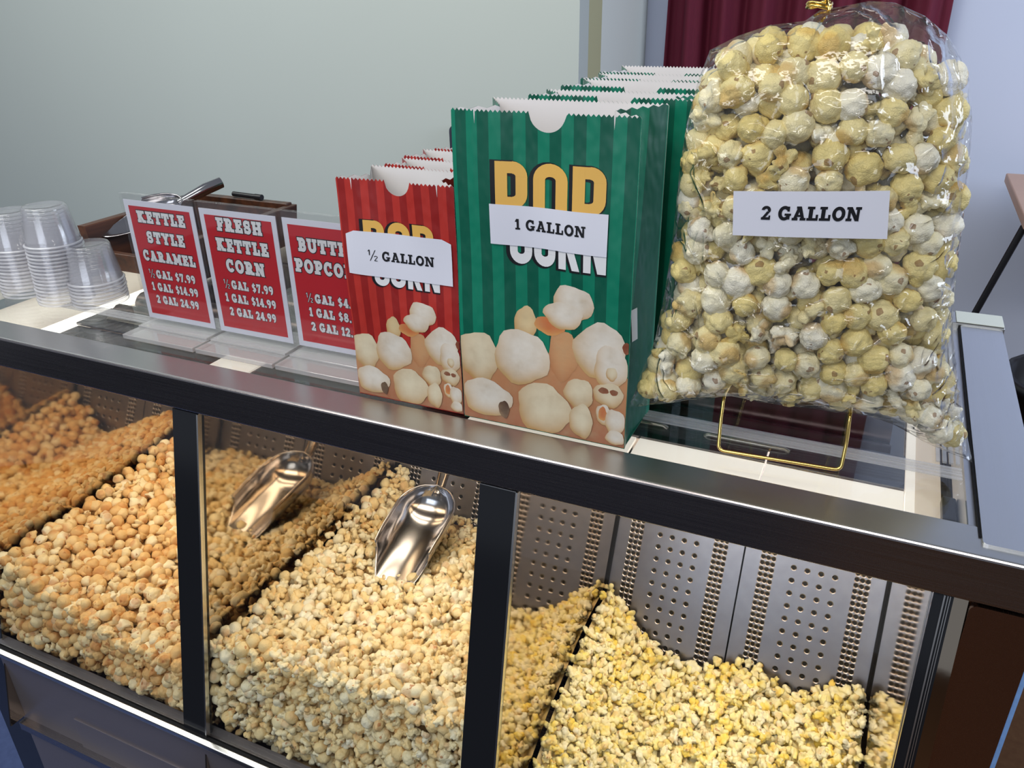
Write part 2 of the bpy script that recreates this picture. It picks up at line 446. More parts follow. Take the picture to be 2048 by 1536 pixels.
def perforated():
    t = NT('perforated_steel'); vec, xyz = t.obj(); b = t.b; x, s = xyz[0], xyz[1]
    xm = t.M('MINIMUM', x, t.M('SUBTRACT', .2, x))

    def cell(v, off, per): return t.M('SUBTRACT', t.M('MULTIPLY', t.M('FRACT', t.M('DIVIDE', t.M('ADD', v, off + 40 * per), per)), per), per / 2)

    def dist(u, v): return t.M('SQRT', t.M('ADD', t.M('MULTIPLY', u, u), t.M('MULTIPLY', v, v)))
    d1 = dist(cell(x, -.0625, .019), cell(s, 0, .0191))
    in1 = t.M('MULTIPLY', t.M('GREATER_THAN', xm, .0628), 1.0)
    d2 = dist(cell(xm, -.02375, .0075), cell(s, 0, .0088))
    in2 = t.M('MULTIPLY', t.M('GREATER_THAN', xm, .0242), t.M('LESS_THAN', xm, .0458))
    h1 = t.M('MULTIPLY', in1, t.M('LESS_THAN', d1, .0029)); h2 = t.M('MULTIPLY', in2, t.M('LESS_THAN', d2, .0026))
    hole = t.M('MAXIMUM', h1, h2)
    dd = t.M('MINIMUM', t.M('ADD', d1, t.M('MULTIPLY', t.M('SUBTRACT', 1, in1), 1.0)), t.M('ADD', t.M('ADD', d2, .0002), t.M('MULTIPLY', t.M('SUBTRACT', 1, in2), 1.0)))
    rim = t.n('ShaderNodeMapRange'); rim.interpolation_type = 'SMOOTHSTEP'
    t.l(dd, rim.inputs[0]); rim.inputs[1].default_value = .0022; rim.inputs[2].default_value = .0044
    n = t.noise(t.scaled(vec, (60, 60, 60)), 1, 4)
    t.l(t.mix(hole, t.mix(n, (.30, .285, .315, 1), (.40, .385, .415, 1)), (.004, .004, .004, 1)), b.inputs['Base Color'])
    t.l(t.M('SUBTRACT', 1, hole), b.inputs['Metallic'])
    t.l(t.M('MULTIPLY_ADD', hole, .5, .34), b.inputs['Roughness'])
    t.l(t.bump(rim.outputs[0], .8, .0018), b.inputs['Normal'])
    return t.m


M_perf = perforated()


def kernel_mat(name, pal, hull, dark, bump_s=.5, scale=170, hullfac=.9, crack=0.0, wr=.75, wn=.3):
    """pal: ramp over the random tone of each kernel; hull: colour of the bran patches"""
    t = NT(name); b = t.b
    a = t.n('ShaderNodeAttribute'); a.attribute_name = 'kc'
    sp = t.n('ShaderNodeSeparateXYZ'); t.l(a.outputs['Vector'], sp.inputs[0])
    oi = t.n('ShaderNodeObjectInfo')
    r = t.M('FRACT', t.M('ADD', sp.outputs[1], oi.outputs['Random']))
    c = t.n('ShaderNodeTexCoord'); vec = c.outputs['Object']
    n1 = t.noise(vec, scale, 4, .6); n2 = t.noise(vec, scale * .45, 3)
    base = t.ramp(t.M('ADD', t.M('MULTIPLY', r, wr), t.M('MULTIPLY', n2, wn)), pal)
    hm = t.M('MINIMUM', t.M('MULTIPLY', sp.outputs[0], t.M('MULTIPLY_ADD', n2, 1.6, .1)), 1.0)
    col = t.mix(t.M('MULTIPLY', hm, hullfac), base, hull)
    fl = t.M('GREATER_THAN', t.noise(vec, scale * .6, 2), .69)
    col = t.mix(t.M('MULTIPLY', fl, .75), col, dark)
    t.l(col, b.inputs['Base Color']); b.inputs['Roughness'].default_value = .48
    b.inputs['Specular IOR Level'].default_value = .35
    h = n1
    if crack:
        vo = t.n('ShaderNodeTexVoronoi', feature='DISTANCE_TO_EDGE'); t.l(vec, vo.inputs['Vector']); vo.inputs['Scale'].default_value = 420
        h = t.M('ADD', n1, t.M('MULTIPLY', t.M('MINIMUM', vo.outputs[0], .16), crack))
    t.l(t.bump(h, bump_s, .0016), b.inputs['Normal'])
    return t.m


M_bagcorn = kernel_mat('bagged_popcorn', [(0, lin(234, 210, 128)), (.35, lin(238, 220, 150)), (.6, lin(242, 228, 174)), (.78, lin(246, 240, 214)), (1, lin(248, 244, 232))], lin(206, 158, 62), lin(140, 92, 40), .5, 150, .65, 1.6)
M_caramel = kernel_mat('caramel_popcorn', [(0, lin(220, 160, 94)), (.4, lin(234, 190, 126)), (.7, lin(242, 214, 162)), (1, lin(248, 234, 200))], lin(196, 118, 52), lin(170, 96, 40), .5, 170, .6, 1.5)
M_kettle = kernel_mat('kettle_corn', [(0, lin(238, 200, 136)), (.4, lin(244, 218, 164)), (.7, lin(246, 230, 190)), (1, lin(250, 242, 220))], lin(222, 160, 90), lin(190, 116, 56), .5, 170, .5, 1.5)
M_butter = kernel_mat('butter_popcorn', [(.2, lin(250, 212, 80)), (.40, lin(250, 222, 112)), (.54, lin(250, 234, 164)), (.72, lin(252, 240, 196)), (.95, lin(252, 246, 222))], lin(232, 180, 80), lin(180, 120, 56), .5, 170, .45, 0, .42, .85)

# ------------------------------------------------------------------ the setting
def wallquad(x0, y0, x1, y1, z0=-1.15, z1=1.75):
    mb = MB(); d = Vector((x1 - x0, y1 - y0, 0)).normalized(); nrm = Vector((-d.y, d.x, 0)) * .08
    v = [(x0, y0, z0), (x1, y1, z0), (x1 + nrm.x, y1 + nrm.y, z0), (x0 + nrm.x, y0 + nrm.y, z0)]
    v += [(a, b, z1) for a, b, c in v]
    return mb.add(v, [(3, 2, 1, 0), (4, 5, 6, 7), (0, 1, 5, 4), (1, 2, 6, 5), (2, 3, 7, 6), (3, 0, 4, 7)])


struct('floor', MB().box(-4.5, 3.5, -3, 4.2, -1.20, -1.15), M_floor)
struct('wall_back', wallquad(-4.5, 2.4, -.888, 2.4), M_wall, 'pale grey green painted wall behind the display case')
struct('wall_return', wallquad(-.888, 2.4805, -.888, 2.598), M_cream)
struct('wall_recess', wallquad(-.888, 2.5985, -.888, 3.0995), M_white)
struct('wall_right', wallquad(-.962, 3.1, 3.5, 3.1), M_blue, 'white wall with blue daylight in its colour, behind the curtain and the table')

# curtain
mb = MB(); P = []
for j in range(9):
    z = -1.05 + j * (1.7 + 1.05) / 8; row = []
    for i in range(141):
        x = -.80 + i * (.885) / 140
        row.append((x + .006 * math.sin(z * 2 + i * .1), 3.03 + .03 * math.sin(i * .33 + .4 * math.sin(i * .05)) + .008 * math.sin(i * .9 + z), z))
    P.append(row)
cu = build(mb.grid(P), 'curtain', M_curtain, solid=.003)
tag(cu, 'dark maroon pleated curtain hanging behind the popcorn bags', 'curtain')

# table at the far right with slanted black legs
tb = thing('side_table', 'table with pale top and slanted black metal legs by the white wall', 'table', (.75, 2.65, -1.15))
build(MB().box(.333, 1.25, 2.36, 2.96, -.170, -.142), 'table_top', M_tabletop, tb, bevel=.004)
for (sx, sy), (ex, ey) in (((.340, 2.40), (.101, 2.40)), ((1.22, 2.40), (1.42, 2.40)), ((.62, 2.92), (.50, 2.92)), ((1.22, 2.92), (1.42, 2.92))):
    build(MB().tube([(sx, sy, -.170), (ex, ey, -1.15)], .009, 8), 'leg', M_black, tb)
bn = thing('storage_bin', 'black bin standing under the table beyond the case', 'bin', (.52, 2.15, -1.15))
build(MB().lathe([(.0, 0), (.13, 0), (.17, .66), (.178, .66), (.178, .68), (.16, .68), (.12, .02), (0, .02)], 24, 0, (.52, 2.15, -1.15)), 'bin_body', M_black, bn)
tl = thing('tablet', 'dark tablet with rounded corners mounted on the wall behind the bags', 'tablet', (-1.24, 2.38, -.06))


def rounded(x0, x1, z0, z1, r, n=5):
    o = []
    for cx, cz, a in ((x1 - r, z1 - r, 0), (x0 + r, z1 - r, 90), (x0 + r, z0 + r, 180), (x1 - r, z0 + r, 270)):
        for k in range(n + 1):
            t = math.radians(a + 90 * k / n); o.append((cx + r * math.cos(t), cz + r * math.sin(t)))
    return o


build(MB().prism(rounded(-1.318, -1.16, -.125, .008, .018), lambda a, b, h: (a, 2.398 - h, b), .03), 'case_back', mat('slate_plastic', lin(58, 58, 74), .4), tl)
build(MB().prism(rounded(-1.308, -1.17, -.115, -.002, .012), lambda a, b, h: (a, 2.368 - h, b), .003), 'screen', mat('dark_screen', lin(24, 24, 34), .1), tl)

# ------------------------------------------------------------------ the display case
TILT = .2159; TT = math.tan(TILT)
def yg(z): return .606 + (z + .045) * TT            # front glass plane
PA = .44; PS, PC = math.sin(PA), math.cos(PA)
def yp(z): return 1.025 + (z + .359) * math.tan(PA)  # perforated back plane
DIV = [-1.12, -.71, -.30, .10]                       # side walls of the three bays

case = thing('popcorn_display_case', 'long stainless steel popcorn display case with slanted glass front and three lit bays', 'display case', (-.5, .86, -1.15))


def part(mb, name, m, bevel=0.0, label=None, parent=None):
    o = build(mb, name, m, case if parent is None else None, bevel=bevel)
    if parent is not None:
        o.parent = parent; o.location = Vector(o.location) - Vector(case.location)
    if label: o['label'] = label
    return o


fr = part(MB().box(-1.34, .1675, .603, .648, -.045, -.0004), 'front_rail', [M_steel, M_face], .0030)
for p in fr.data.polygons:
    if p.normal.y < -.9 or p.normal.z < -.9: p.material_index = 1  # front and underside take the darkened steel copy
part(MB().box(-1.34, .1675, 1.116, 1.16, -.045, .004), 'back_rail', M_steel, .002)
part(MB().box(.1085, .1665, .648, 1.116, -.045, -.004), 'side_rail', M_steel_y, .001)
part(MB().box(-1.34, -1.29, .648, 1.116, -.045, -.0004), 'side_rail', M_steel_y, .001)
part(MB().prism(rounded(.1172, .1645, .6195, 1.116, .004), lambda a, b, h: (a, b, -.004 + h), .0058), 'side_plate', M_steel_y, .0008, 'blue grey scratched steel plate')
part(MB().box(.1150, .1170, .630, 1.116, -.0042, .0006), 'gasket', M_gap)
part(MB().box(-1.29, .1085, .6482, 1.1158, -.0065, -.0005), 'top_glass', M_topglass)
part(MB().box(.112, .1665, 1.117, 1.159, .0042, .0056), 'rail_cap', M_white, .0006, 'white end cap')
# clear ridge running along the top glass, and the clear sheets' stacked ends at its right
mb = MB()
for k in range(4): mb.box(-1.05, .106, .7155 + k * .0052, .7185 + k * .0052, -.0003, .0012 + .0006 * (k % 2))
part(mb, 'clear_ridge', M_acryl_base)
mb = MB()
for k in range(4): mb.box(.085 + k * .0055, .0885 + k * .0055, .742, 1.10, -.0002, .0016)
part(mb, 'clear_edge_strip', M_acryl_base)
# lamp housing under the glass
mb = MB().box(-1.055, -.0645, .736, .80, -.036, -.032).box(-.0625, .0645, .736, .80, -.036, -.032)
mb.box(-1.055, .0645, .80, 1.09, -.046, -.042)
hs = part(mb, 'lamp_housing', M_house, .0006)
mb = MB()
for x in [-1.02 + .127 * k for k in range(8)]:
    mb.tube([(x, .763, -.0325), (x + .004, .763, -.030), (x + .082, .763, -.030), (x + .086, .763, -.0325)], .003, 8)
part(mb, 'louver_slots', M_slot, parent=hs)
mb = MB()
for y, r in ((.812, .016), (.862, .020), (.93, .022)):
    mb.tube([(-1.055, y, -.046), (.050, y, -.046)], r, 14)
part(mb, 'housing_ridge', M_brown_house, parent=hs)


def glow(name, col, st): return mat(name, (.9, .85, .78, 1), .5, emit=col, es=st)


M_glow = glow('lit_strip_glow', (1, .88, .76, 1), .74); M_glow2 = glow('lit_strip_glow_bright', (1, .93, .82, 1), 2.4)  # own glow stands in for lamplight on the inner lip and ends
M_glow3 = glow('lit_panel_glow', (1, .78, .58, 1), .45)  # own glow stands in for lamplight falling on the end panels
for x0, x1 in ((-1.05, -.765), (-.700, -.385)):
    part(MB().box(x0, x1, .7005, .7355, -.040, -.036), 'housing_lip', M_house)
for x0, x1 in ((-.764, -.701), (-.384, -.198), (-.194, -.0645), (-.0625, .0645)):
    part(MB().box(x0, x1, .7005, .7345, -.038, -.034), 'lit_strip_glow', M_glow)
part(MB().box(-1.085, -1.056, .652, 1.09, -.040, -.034), 'lit_strip_glow', M_glow2)  # glowing strip in place of light leaking past the housing end
part(MB().box(.0655, .0738, .652, 1.05, -.040, -.034), 'lit_strip_glow', M_glow)
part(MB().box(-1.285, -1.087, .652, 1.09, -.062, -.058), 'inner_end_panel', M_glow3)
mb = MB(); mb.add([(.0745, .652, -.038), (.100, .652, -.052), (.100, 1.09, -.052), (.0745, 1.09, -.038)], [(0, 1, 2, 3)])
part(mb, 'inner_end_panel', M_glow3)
part(MB().box(.096, .1082, .655, .735, -.040, -.030), 'black_end_block', M_black, .002)  # black block drawn where the housing end shows a dark opening
# lamps that light the popcorn (under the housing, pointing down)
for i, (a, b) in enumerate(zip(DIV[:-1], DIV[1:])):
    for y, pw in ((.70, .95), (.93, .95)):
        area('bay_lamp', ((a + b) / 2, y, -.062), ((a + b) / 2, y + .03, -1), .36, .10, pw * (1, 1, 1.6)[i], (1, .82, .60))

# side walls of the bays (polished), front posts, glass
for i, x in enumerate(DIV):
    zt, zb = -.058, -.64
    poly = [(yg(zb) + .012, zb), (yp(zb), zb), (yp(-.11), -.11), (1.11, zt), (yg(zt) + .012, zt)]
    part(MB().prism(poly, lambda a, b, h, x=x: (x - .0015 + h, a, b), .003), 'side_wall', M_mirror)
    if i in (1, 2):
        xl, xr = ((-.735, -.6955), (-.321, -.2805))[i - 1]
        z0, z1 = -.486, -.046
        mb = MB(); d = .010
        mb.prism([(yg(z0) - .001, z0), (yg(z1) - .001, z1), (yg(z1) + d, z1), (yg(z0) + d, z0)], lambda a, b, h: (xl + h, a, b), xr - xl)
        ps = part(mb, 'front_post', M_dark, .0008)
        mb = MB(); mb.prism([(yg(z0) - .0025, z0), (yg(z1) - .0025, z1), (yg(z1) + .004, z1), (yg(z0) + .004, z0)], lambda a, b, h: (xr - .0004 + h, a, b), .0022)
        part(mb, 'edge_strip', M_chrome, parent=ps)
for a, b in ((-1.33, -.7352), (-.6935, -.3212), (-.2785, .0893)):
    z0, z1 = -.484, -.044
    mb = MB().prism([(yg(z0), z0), (yg(z1), z1), (yg(z1) + .004, z1), (yg(z0) + .004, z0)], lambda u, v, h: (a + h, u, v), b - a)
    part(mb, 'front_glass', M_glass)
# right end: black post, bright edges, polished sliver, steel cheek
z0, z1 = -.62, -.045
part(MB().prism([(yg(z0), z0), (yg(z1), z1), (yg(z1) + .012, z1), (yg(z0) + .012, z0)], lambda u, v, h: (.0912 + h, u, v), .0148), 'end_post', M_dark, .0008)
mb = MB()
for x, w in ((.0893, .0009), (.0986, .0012), (.1012, .0007), (.1030, .0007)):
    mb.prism([(yg(z0) - .0016, z0), (yg(z1) - .0016, z1), (yg(z1) + .004, z1), (yg(z0) + .004, z0)], lambda u, v, h: (x + h, u, v), w)
part(mb, 'edge_strip', M_chrome)
part(MB().prism([(yg(z0) + .004, z0), (yg(z1) + .004, z1), (yg(z1) + .010, z1), (yg(z0) + .010, z0)], lambda u, v, h: (.106 + h, u, v), .0112), 'end_strip', M_mirror)
poly = rounded(.1180, .1668, -1.148, -.0475, .006)
ck = part(MB().prism(poly, lambda a, b, h: (a, .6035 + h, b), .555), 'end_cheek', M_cheek, .0008, 'reflective steel end cheek with a brown floor reflection in its colour')
part(MB().box(.1669, .1705, .604, 1.15, -1.148, -.050), 'edge_film', M_film_blue, label='blue protective film on the edge')
# base below the glass
part(MB().box(-1.335, .1175, .496, .5045, -.4905, -.4815), 'sill_strip', M_chrome, .0015)
part(MB().box(-1.335, .1175, .5046, .512, -.500, -.484), 'sill', M_gap)
part(MB().box(-1.125, .1175, .512, .530, -1.10, -.488), 'base_front', M_base, .001)
part(MB().box(-1.30, -1.16, .56, 1.10, -1.149, -.491), 'base_leg', M_dark)
part(MB().box(-.985, -.60, .5095, .513, -1.06, -.5845), 'base_door', M_base, .001)
part(MB().box(.1035, .1175, .530, .603, -1.10, -.495), 'base_end', M_base)
part(MB().box(-1.12, .10, .50, 1.0, -.66, -.645), 'bin_floor', M_face)
part(MB().box(-1.12, .1175, .53, 1.12, -1.149, -1.10), 'base_plinth', M_dark)
# perforated back panels, two to a bay, each with its own slope frame
for i in range(3):
    for k in range(2):
        x0 = DIV[i] + .2 * k + (.005 if i < 2 else 0)
        me = bpy.data.meshes.new('back_panel')
        lo, hi = -.30, .262
        mbp = MB().box(.0012, .1988, lo, hi, -.003, 0)
        me.from_pydata(mbp.v, [], mbp.f); me.materials.append(M_perf); me.update()
        o = link(bpy.data.objects.new('back_panel', me), case)
        org = Vector((x0, 1.025 - .0165 * 0, -.359)) - Vector(case.location)
        o.matrix_local = Matrix(((1, 0, 0, org.x), (0, PS, -PC, org.y), (0, PC, PS, org.z), (0, 0, 0, 1)))
for x in (DIV[0] + .0016, DIV[1] - .0048, DIV[1] + .0016, DIV[2] - .0048, DIV[2] + .0016, DIV[3] - .0048):
    part(MB().prism([(yp(-.63) - .0045, -.63), (yp(-.11) - .0045, -.11), (yp(-.11) - .0008, -.11), (yp(-.63) - .0008, -.63)], lambda u, v, h: (x + h, u, v), .0032), 'corner_gap', M_gap)
part(MB().add([(-1.125, yp(-.64) + .006, -.64), (.105, yp(-.64) + .006, -.64), (.105, yp(-.1) + .006, -.1), (-1.125, yp(-.1) + .006, -.1)], [(0, 1, 2, 3)]), 'back_liner', M_gap)
part(MB().box(-1.125, .105, 1.10, 1.158, -1.148, -.045), 'back_wall', M_face)

# ------------------------------------------------------------------ popcorn kernels
def ico(sub):
    bm = bmesh.new(); bmesh.ops.create_icosphere(bm, subdivisions=sub, radius=1)
    v = np.array([p.co[:] for p in bm.verts]); f = np.array([[q.index for q in p.verts] for p in bm.faces]); bm.free()
    return v, f


ICO = {s: ico(s) for s in (2, 3, 4)}


def lobe_shape(sub, lobes, rg, squash=.15):
    v, f = ICO[sub]; v = v / np.linalg.norm(v, axis=1)[:, None]
    r = np.full(len(v), .2)
    for c, lr in lobes:
        b = v @ c; disc = b * b - c @ c + lr * lr
        t = np.where(disc > 0, b + np.sqrt(np.maximum(disc, 0)), 0)
        r = np.maximum(r, t)
    p = v * r[:, None]
    p[:, 2] *= 1 - squash * rg.rand(); p /= np.percentile(np.linalg.norm(p, axis=1), 92)
    hd = rg.randn(3); hd /= np.linalg.norm(hd)
    hull = np.clip((v @ hd - .62) / .22, 0, 1)
    return p, f, hull


def rdir(rg):
    d = rg.randn(3); return d / np.linalg.norm(d)


def mushroom(rg, sub):
    L = [(np.zeros(3), .86)]
    for k in range(rg.randint(10, 16)): L.append((rdir(rg) * .55, .38 + .10 * rg.rand()))
    if sub > 2:
        for k in range(60): L.append((rdir(rg) * .70, .24 + .05 * rg.rand()))
    for k in range(rg.randint(0, 3)):
        d = rdir(rg); L.append((d * .88, .28 + .1 * rg.rand())); L.append(((d + rdir(rg) * .35) * .9, .18 + .1 * rg.rand()))
    return lobe_shape(sub, L, rg)


def butterfly(rg, sub):
    L = [(np.zeros(3), .45)]
    for k in range(rg.randint(4, 7)):
        d = rdir(rg); L.append((d * (.45 + .3 * rg.rand()), .34 + .16 * rg.rand()))
        for q in range(5):
            e = d * .7 + rdir(rg) * .40; L.append((e, .13 + .12 * rg.rand()))
    return lobe_shape(sub, L, rg, .3)


def variants(kind, n, sub, seed):
    rg = np.random.RandomState(seed); out = []
    for i in range(n):
        k = {'mix': 'm' if rg.rand() < .5 else 'b', 'mm': 'm' if rg.rand() < .75 else 'b'}.get(kind, kind)
        out.append((mushroom if k == 'm' else butterfly)(rg, sub))
    return out


def rotmat(rg):
    q = rg.randn(4); q /= np.linalg.norm(q); w, x, y, z = q
    return np.array([[1 - 2 * (y * y + z * z), 2 * (x * y - z * w), 2 * (x * z + y * w)], [2 * (x * y + z * w), 1 - 2 * (x * x + z * z), 2 * (y * z - x * w)], [2 * (x * z - y * w), 2 * (y * z + x * w), 1 - 2 * (x * x + y * y)]])


def np_mesh(name, V_, F_, kc, m):
    me = bpy.data.meshes.new(name); nv, nf = len(V_), len(F_)
    me.vertices.add(nv); me.loops.add(nf * 3); me.polygons.add(nf)
    me.vertices.foreach_set('co', V_.astype(np.float32).ravel())
    me.loops.foreach_set('vertex_index', F_.astype(np.int32).ravel())
    me.polygons.foreach_set('loop_start', np.arange(0, nf * 3, 3, dtype=np.int32))
    me.polygons.foreach_set('use_smooth', np.ones(nf, dtype=bool))
    at = me.attributes.new('kc', 'FLOAT_VECTOR', 'POINT'); at.data.foreach_set('vector', kc.astype(np.float32).ravel())
    me.materials.append(m); me.update(calc_edges=True)
    return me


def kernel_meshes(name, vs, m, rad):
    out = []
    for p, f, h in vs:
        kc = np.zeros((len(p), 3)); kc[:, 0] = h
        out.append(np_mesh(name, p * rad, f, kc, m))
    return out


def heap_mesh(name, items, m, rg, extra=None):
    """items: (variant, centre, radius) joined into one mesh"""
    Vs, Fs, Ks = [], [], []; k = 0
    for (p, f, h), c, r in items:
        Vs.append((p * r) @ rotmat(rg).T + c); Fs.append(f + k); k += len(p)
        kc = np.zeros((len(p), 3)); kc[:, 0] = h; kc[:, 1] = rg.rand(); Ks.append(kc)
    if extra is not None:
        p, f = extra; Vs.append(p); Fs.append(f + k); kc = np.zeros((len(p), 3)); kc[:, 0] = .8; kc[:, 1] = .05; Ks.append(kc)
    return np_mesh(name, np.concatenate(Vs), np.concatenate(Fs), np.concatenate(Ks), m)


def place_kernels(name, meshes, spots, label, group, rg, rad):
    """every kernel an object of its own"""
    for (c, r) in spots:
        o = bpy.data.objects.new(name, meshes[rg.randint(len(meshes))]); COL.objects.link(o)
        R = Matrix(rotmat(rg).tolist()).to_4x4()
        q = r / rad; o.matrix_world = Matrix.Translation(Vector(c)) @ R @ Matrix.Diagonal((q, q, q, 1))
        o['label'] = label; o['category'] = 'popcorn'; o['group'] = group


CAMP = np.array([0, 0, .4])


def interp(xs, zs): return lambda x: float(np.interp(x, xs, zs))


def make_heap(i, zfun, zglass, kind, m, rad, step, names, seed, zmin=-.50, n_single=300):
    rg = np.random.RandomState(seed)
    v4 = variants(kind, 12, 4, seed + 1); v3 = variants(kind, 12, 3, seed + 1); v2 = variants(kind, 12, 2, seed + 2)
    a, b = DIV[i] + .003, DIV[i + 1] - .003
    first = []; second = []
    row = 0; y = .50
    while y < 1.03:
        x = a + rad * .8 + (step / 2 if row % 2 else 0)
        while x < b - rad * .6:
            xx = min(max(x + rg.uniform(-.3, .3) * step, a + rad * .72), b - rad * .72); yy = y + rg.uniform(-.3, .3) * step
            r = rad * rg.uniform(.82, 1.18); z = zfun(xx, yy) - r * .75 + rg.uniform(-.32, .28) * rad
            if max(yg(z) + .006, .534 if z < -.455 else 0) + r * .9 < yy < yp(z) - .001 - r * .85: first.append((np.array([xx, yy, z]), r))
            z2 = z - rad * 1.25; x2 = min(max(xx + step / 2, a + rad), b - rad); y2 = yy + step * .4
            if max(yg(z2) + .006, .540 if z2 < -.455 else 0) + r < y2 < yp(z2) - r: second.append((np.array([x2, y2, z2]), r))
            x += step
        y += step * .87; row += 1
    # kernels pressed against the front glass, below the fill line
    row = 0; z = zmin
    while z < -.25:
        x = a + rad * .8 + (step / 2 if row % 2 else 0)
        while x < b - rad * .6:
            xx = min(max(x + rg.uniform(-.3, .3) * step, a + rad * .85), b - rad * .85); zz = z + rg.uniform(-.3, .3) * step
            r = rad * rg.uniform(.82, 1.15)
            if zz < zglass(xx) - r * .4:
                yy = max(yg(zz) + .0055, .534 if zz < -.472 else 0) + r * 1.0 + abs(rg.normal(0, .003))
                first.append((np.array([xx, yy, zz]), r)); second.append((np.array([xx + step * .5 if xx + step < b else xx, yy + rad * 1.4, zz + step * .4]), r))
            x += step
        z += step * .87; row += 1
    first.sort(key=lambda q: np.linalg.norm(q[0] - CAMP))
    vis = [q for q in first if q[0][2] > -.56]
    # those in the frame and nearest to the camera are single objects
    def inframe(c):
        d = c - CAMP; w = d @ np.array(FWD); px = 1024 + 1610 * (d @ np.array(RGT)) / w; py = 768 - 1610 * (d @ np.array(UPV)) / w
        return -10 < px < 2058 and py < 1545
    near = [q for q in vis if inframe(q[0])][:n_single]; ids = {id(q) for q in near}
    rest = [q for q in first if id(q) not in ids]
    place_kernels(names[0], kernel_meshes(names[0], v4, m, rad), near, names[1], names[2], rg, rad)
    # filler body just below the surface so that no hollow shows between kernels
    nx, ny = 24, 30; P = []
    for j in range(ny):
        for k in range(nx):
            x = a + .002 + (b - a - .004) * k / (nx - 1); y0 = .52; yy = y0 + (1.01 - y0) * j / (ny - 1)
            zz = zfun(x, yy) - rad * 2.5
            for _ in range(3):
                zz = min(zz, zglass(x) - rad) if yy < yg(zz) + .03 else zz
                yy = min(max(yy, yg(zz) + .005 + rad * 1.6), yp(zz) - .004)
            P.append((x, max(yy, .548 if zz < -.46 else 0), zz))
    f = []
    for j in range(ny - 1):
        for k in range(nx - 1):
            q = j * nx + k; f += [(q, q + 1, q + nx + 1), (q, q + nx + 1, q + nx)]
    n0 = len(P)
    for k in range(nx):
        x, yy, zz = P[k]; P.append((x, max(yg(-.62) + .005 + rad * 1.6, .548), -.62))
    for k in range(nx - 1): f += [(k, n0 + k, n0 + k + 1), (k, n0 + k + 1, k + 1)]
    items = [(v3[rg.randint(10)], c, r) for c, r in rest] + [(v2[rg.randint(10)], c, r) for c, r in second]
    me = heap_mesh(names[3], items, m, rg, (np.array(P), np.array(f)))
    o = link(bpy.data.objects.new(names[3], me))
    tag(o, names[4], 'popcorn', None, 'stuff')


# left bay: caramel corn
b1 = interp([-1.12, -1.0, -.93, -.86, -.82, -.77, -.71], [-.315, -.355, -.385, -.415, -.425, -.395, -.352])
f1 = interp([-1.12, -1.0, -.85, -.71], [-.345, -.385, -.405, -.415])
def z1f(x, y):
    v = min(max((y - .53) / .46, 0), 1); return f1(x) + (b1(x) - f1(x)) * v + .010 * mnoise.noise((x * 14, y * 14, 1.3))
make_heap(0, z1f, f1, 'mm', M_caramel, .0100, .0156, ('caramel_corn_piece', 'round golden piece of caramel popcorn lying at the front of the left bay', 'caramel popcorn pieces at the front of the left bay', 'caramel_corn', 'golden brown caramel popcorn heaped in the left bay behind the front pieces'), 21)
# middle bay: kettle corn
b2 = interp([-.71, -.664, -.60, -.545, -.50, -.42, -.34, -.30], [-.345, -.372, -.398, -.402, -.395, -.392, -.392, -.405])
f2 = interp([-.71, -.6, -.45, -.30], [-.362, -.345, -.335, -.335])
def z2f(x, y):
    v = min(max((y - .55) / .45, 0), 1); return f2(x) + (b2(x) - f2(x)) * v - .030 * math.exp(-((x + .570) / .045) ** 2 - ((y - .87) / .10) ** 2) + .008 * mnoise.noise((x * 14, y * 14, 5.3))
make_heap(1, z2f, f2, 'mix', M_kettle, .0095, .0148, ('kettle_corn_piece', 'cream piece of kettle corn lying at the front of the middle bay', 'kettle corn pieces at the front of the middle bay', 'kettle_corn', 'cream and tan kettle corn heaped in the middle bay behind the front pieces'), 41)
# right bay: butter popcorn
b3 = interp([-.30, -.258, -.232, -.184, -.144, -.10, -.037, .009, .045, .10], [-.436, -.466, -.492, -.516, -.519, -.502, -.497, -.513, -.491, -.476])
def z3f(x, y):
    v = min(max((y - .56) / .40, 0), 1); return b3(x) - (b3(x) + .568) * (1 - v) ** 2 + .008 * mnoise.noise((x * 16, y * 16, 9.3))
make_heap(2, z3f, lambda x: -.565, 'b', M_butter, .0099, .0142, ('butter_popcorn_piece', 'pale yellow piece of butter popcorn lying at the front of the right bay', 'butter popcorn pieces at the front of the right bay', 'butter_popcorn', 'yellow butter popcorn heaped in the right bay behind the front pieces'), 61)

# ------------------------------------------------------------------ paper popcorn bags
BLOBS = [  # printed popped kernels: (u, v, ru, rv, tone) on a face .174 wide; later ones lie on top
    (.0220, .0875, .0150, .0265, 'peach'), (-.0167, .1146, .0115, .0160, 'tan'), (.0313, .1404, .0205, .0180, 'white'), (.0079, .1149, .0160, .0092, 'amber'),
    (.0215, .1272, .0200, .0134, 'white'), (-.0673, .0721, .0230, .0277, 'cream'), (.0590, .0973, .0260, .0287, 'white'), (-.0206, .0783, .0287, .0287, 'white'),
    (.0849, .1051, .0048, .0058, 'rust'), (.0700, .0831, .0165, .0223, 'white'), (.0710, .0770, .0055, .0070, 'cream'), (.0689, .0550, .0149, .0125, 'cream'), (.0640, .0590, .0050, .0032, 'rust'), (.0740, .0585, .0040, .0030, 'rust'),
    (-.0593, .0278, .0275, .0214, 'white'), (-.0403, .0179, .0060, .0098, 'brown'), (.0395, .0509, .0150, .0164, 'cream'), (.0028, .0268, .0287, .0282, 'cream'), (.0424, .0218, .0122, .0187, 'cream'),
    (.0646, .0340, .0072, .0110, 'white'), (.0640, .0345, .0042, .0075, 'amber'), (.0765, .0276, .0100, .0140, 'white'), (.0772, .0109, .0095, .0080, 'white')]
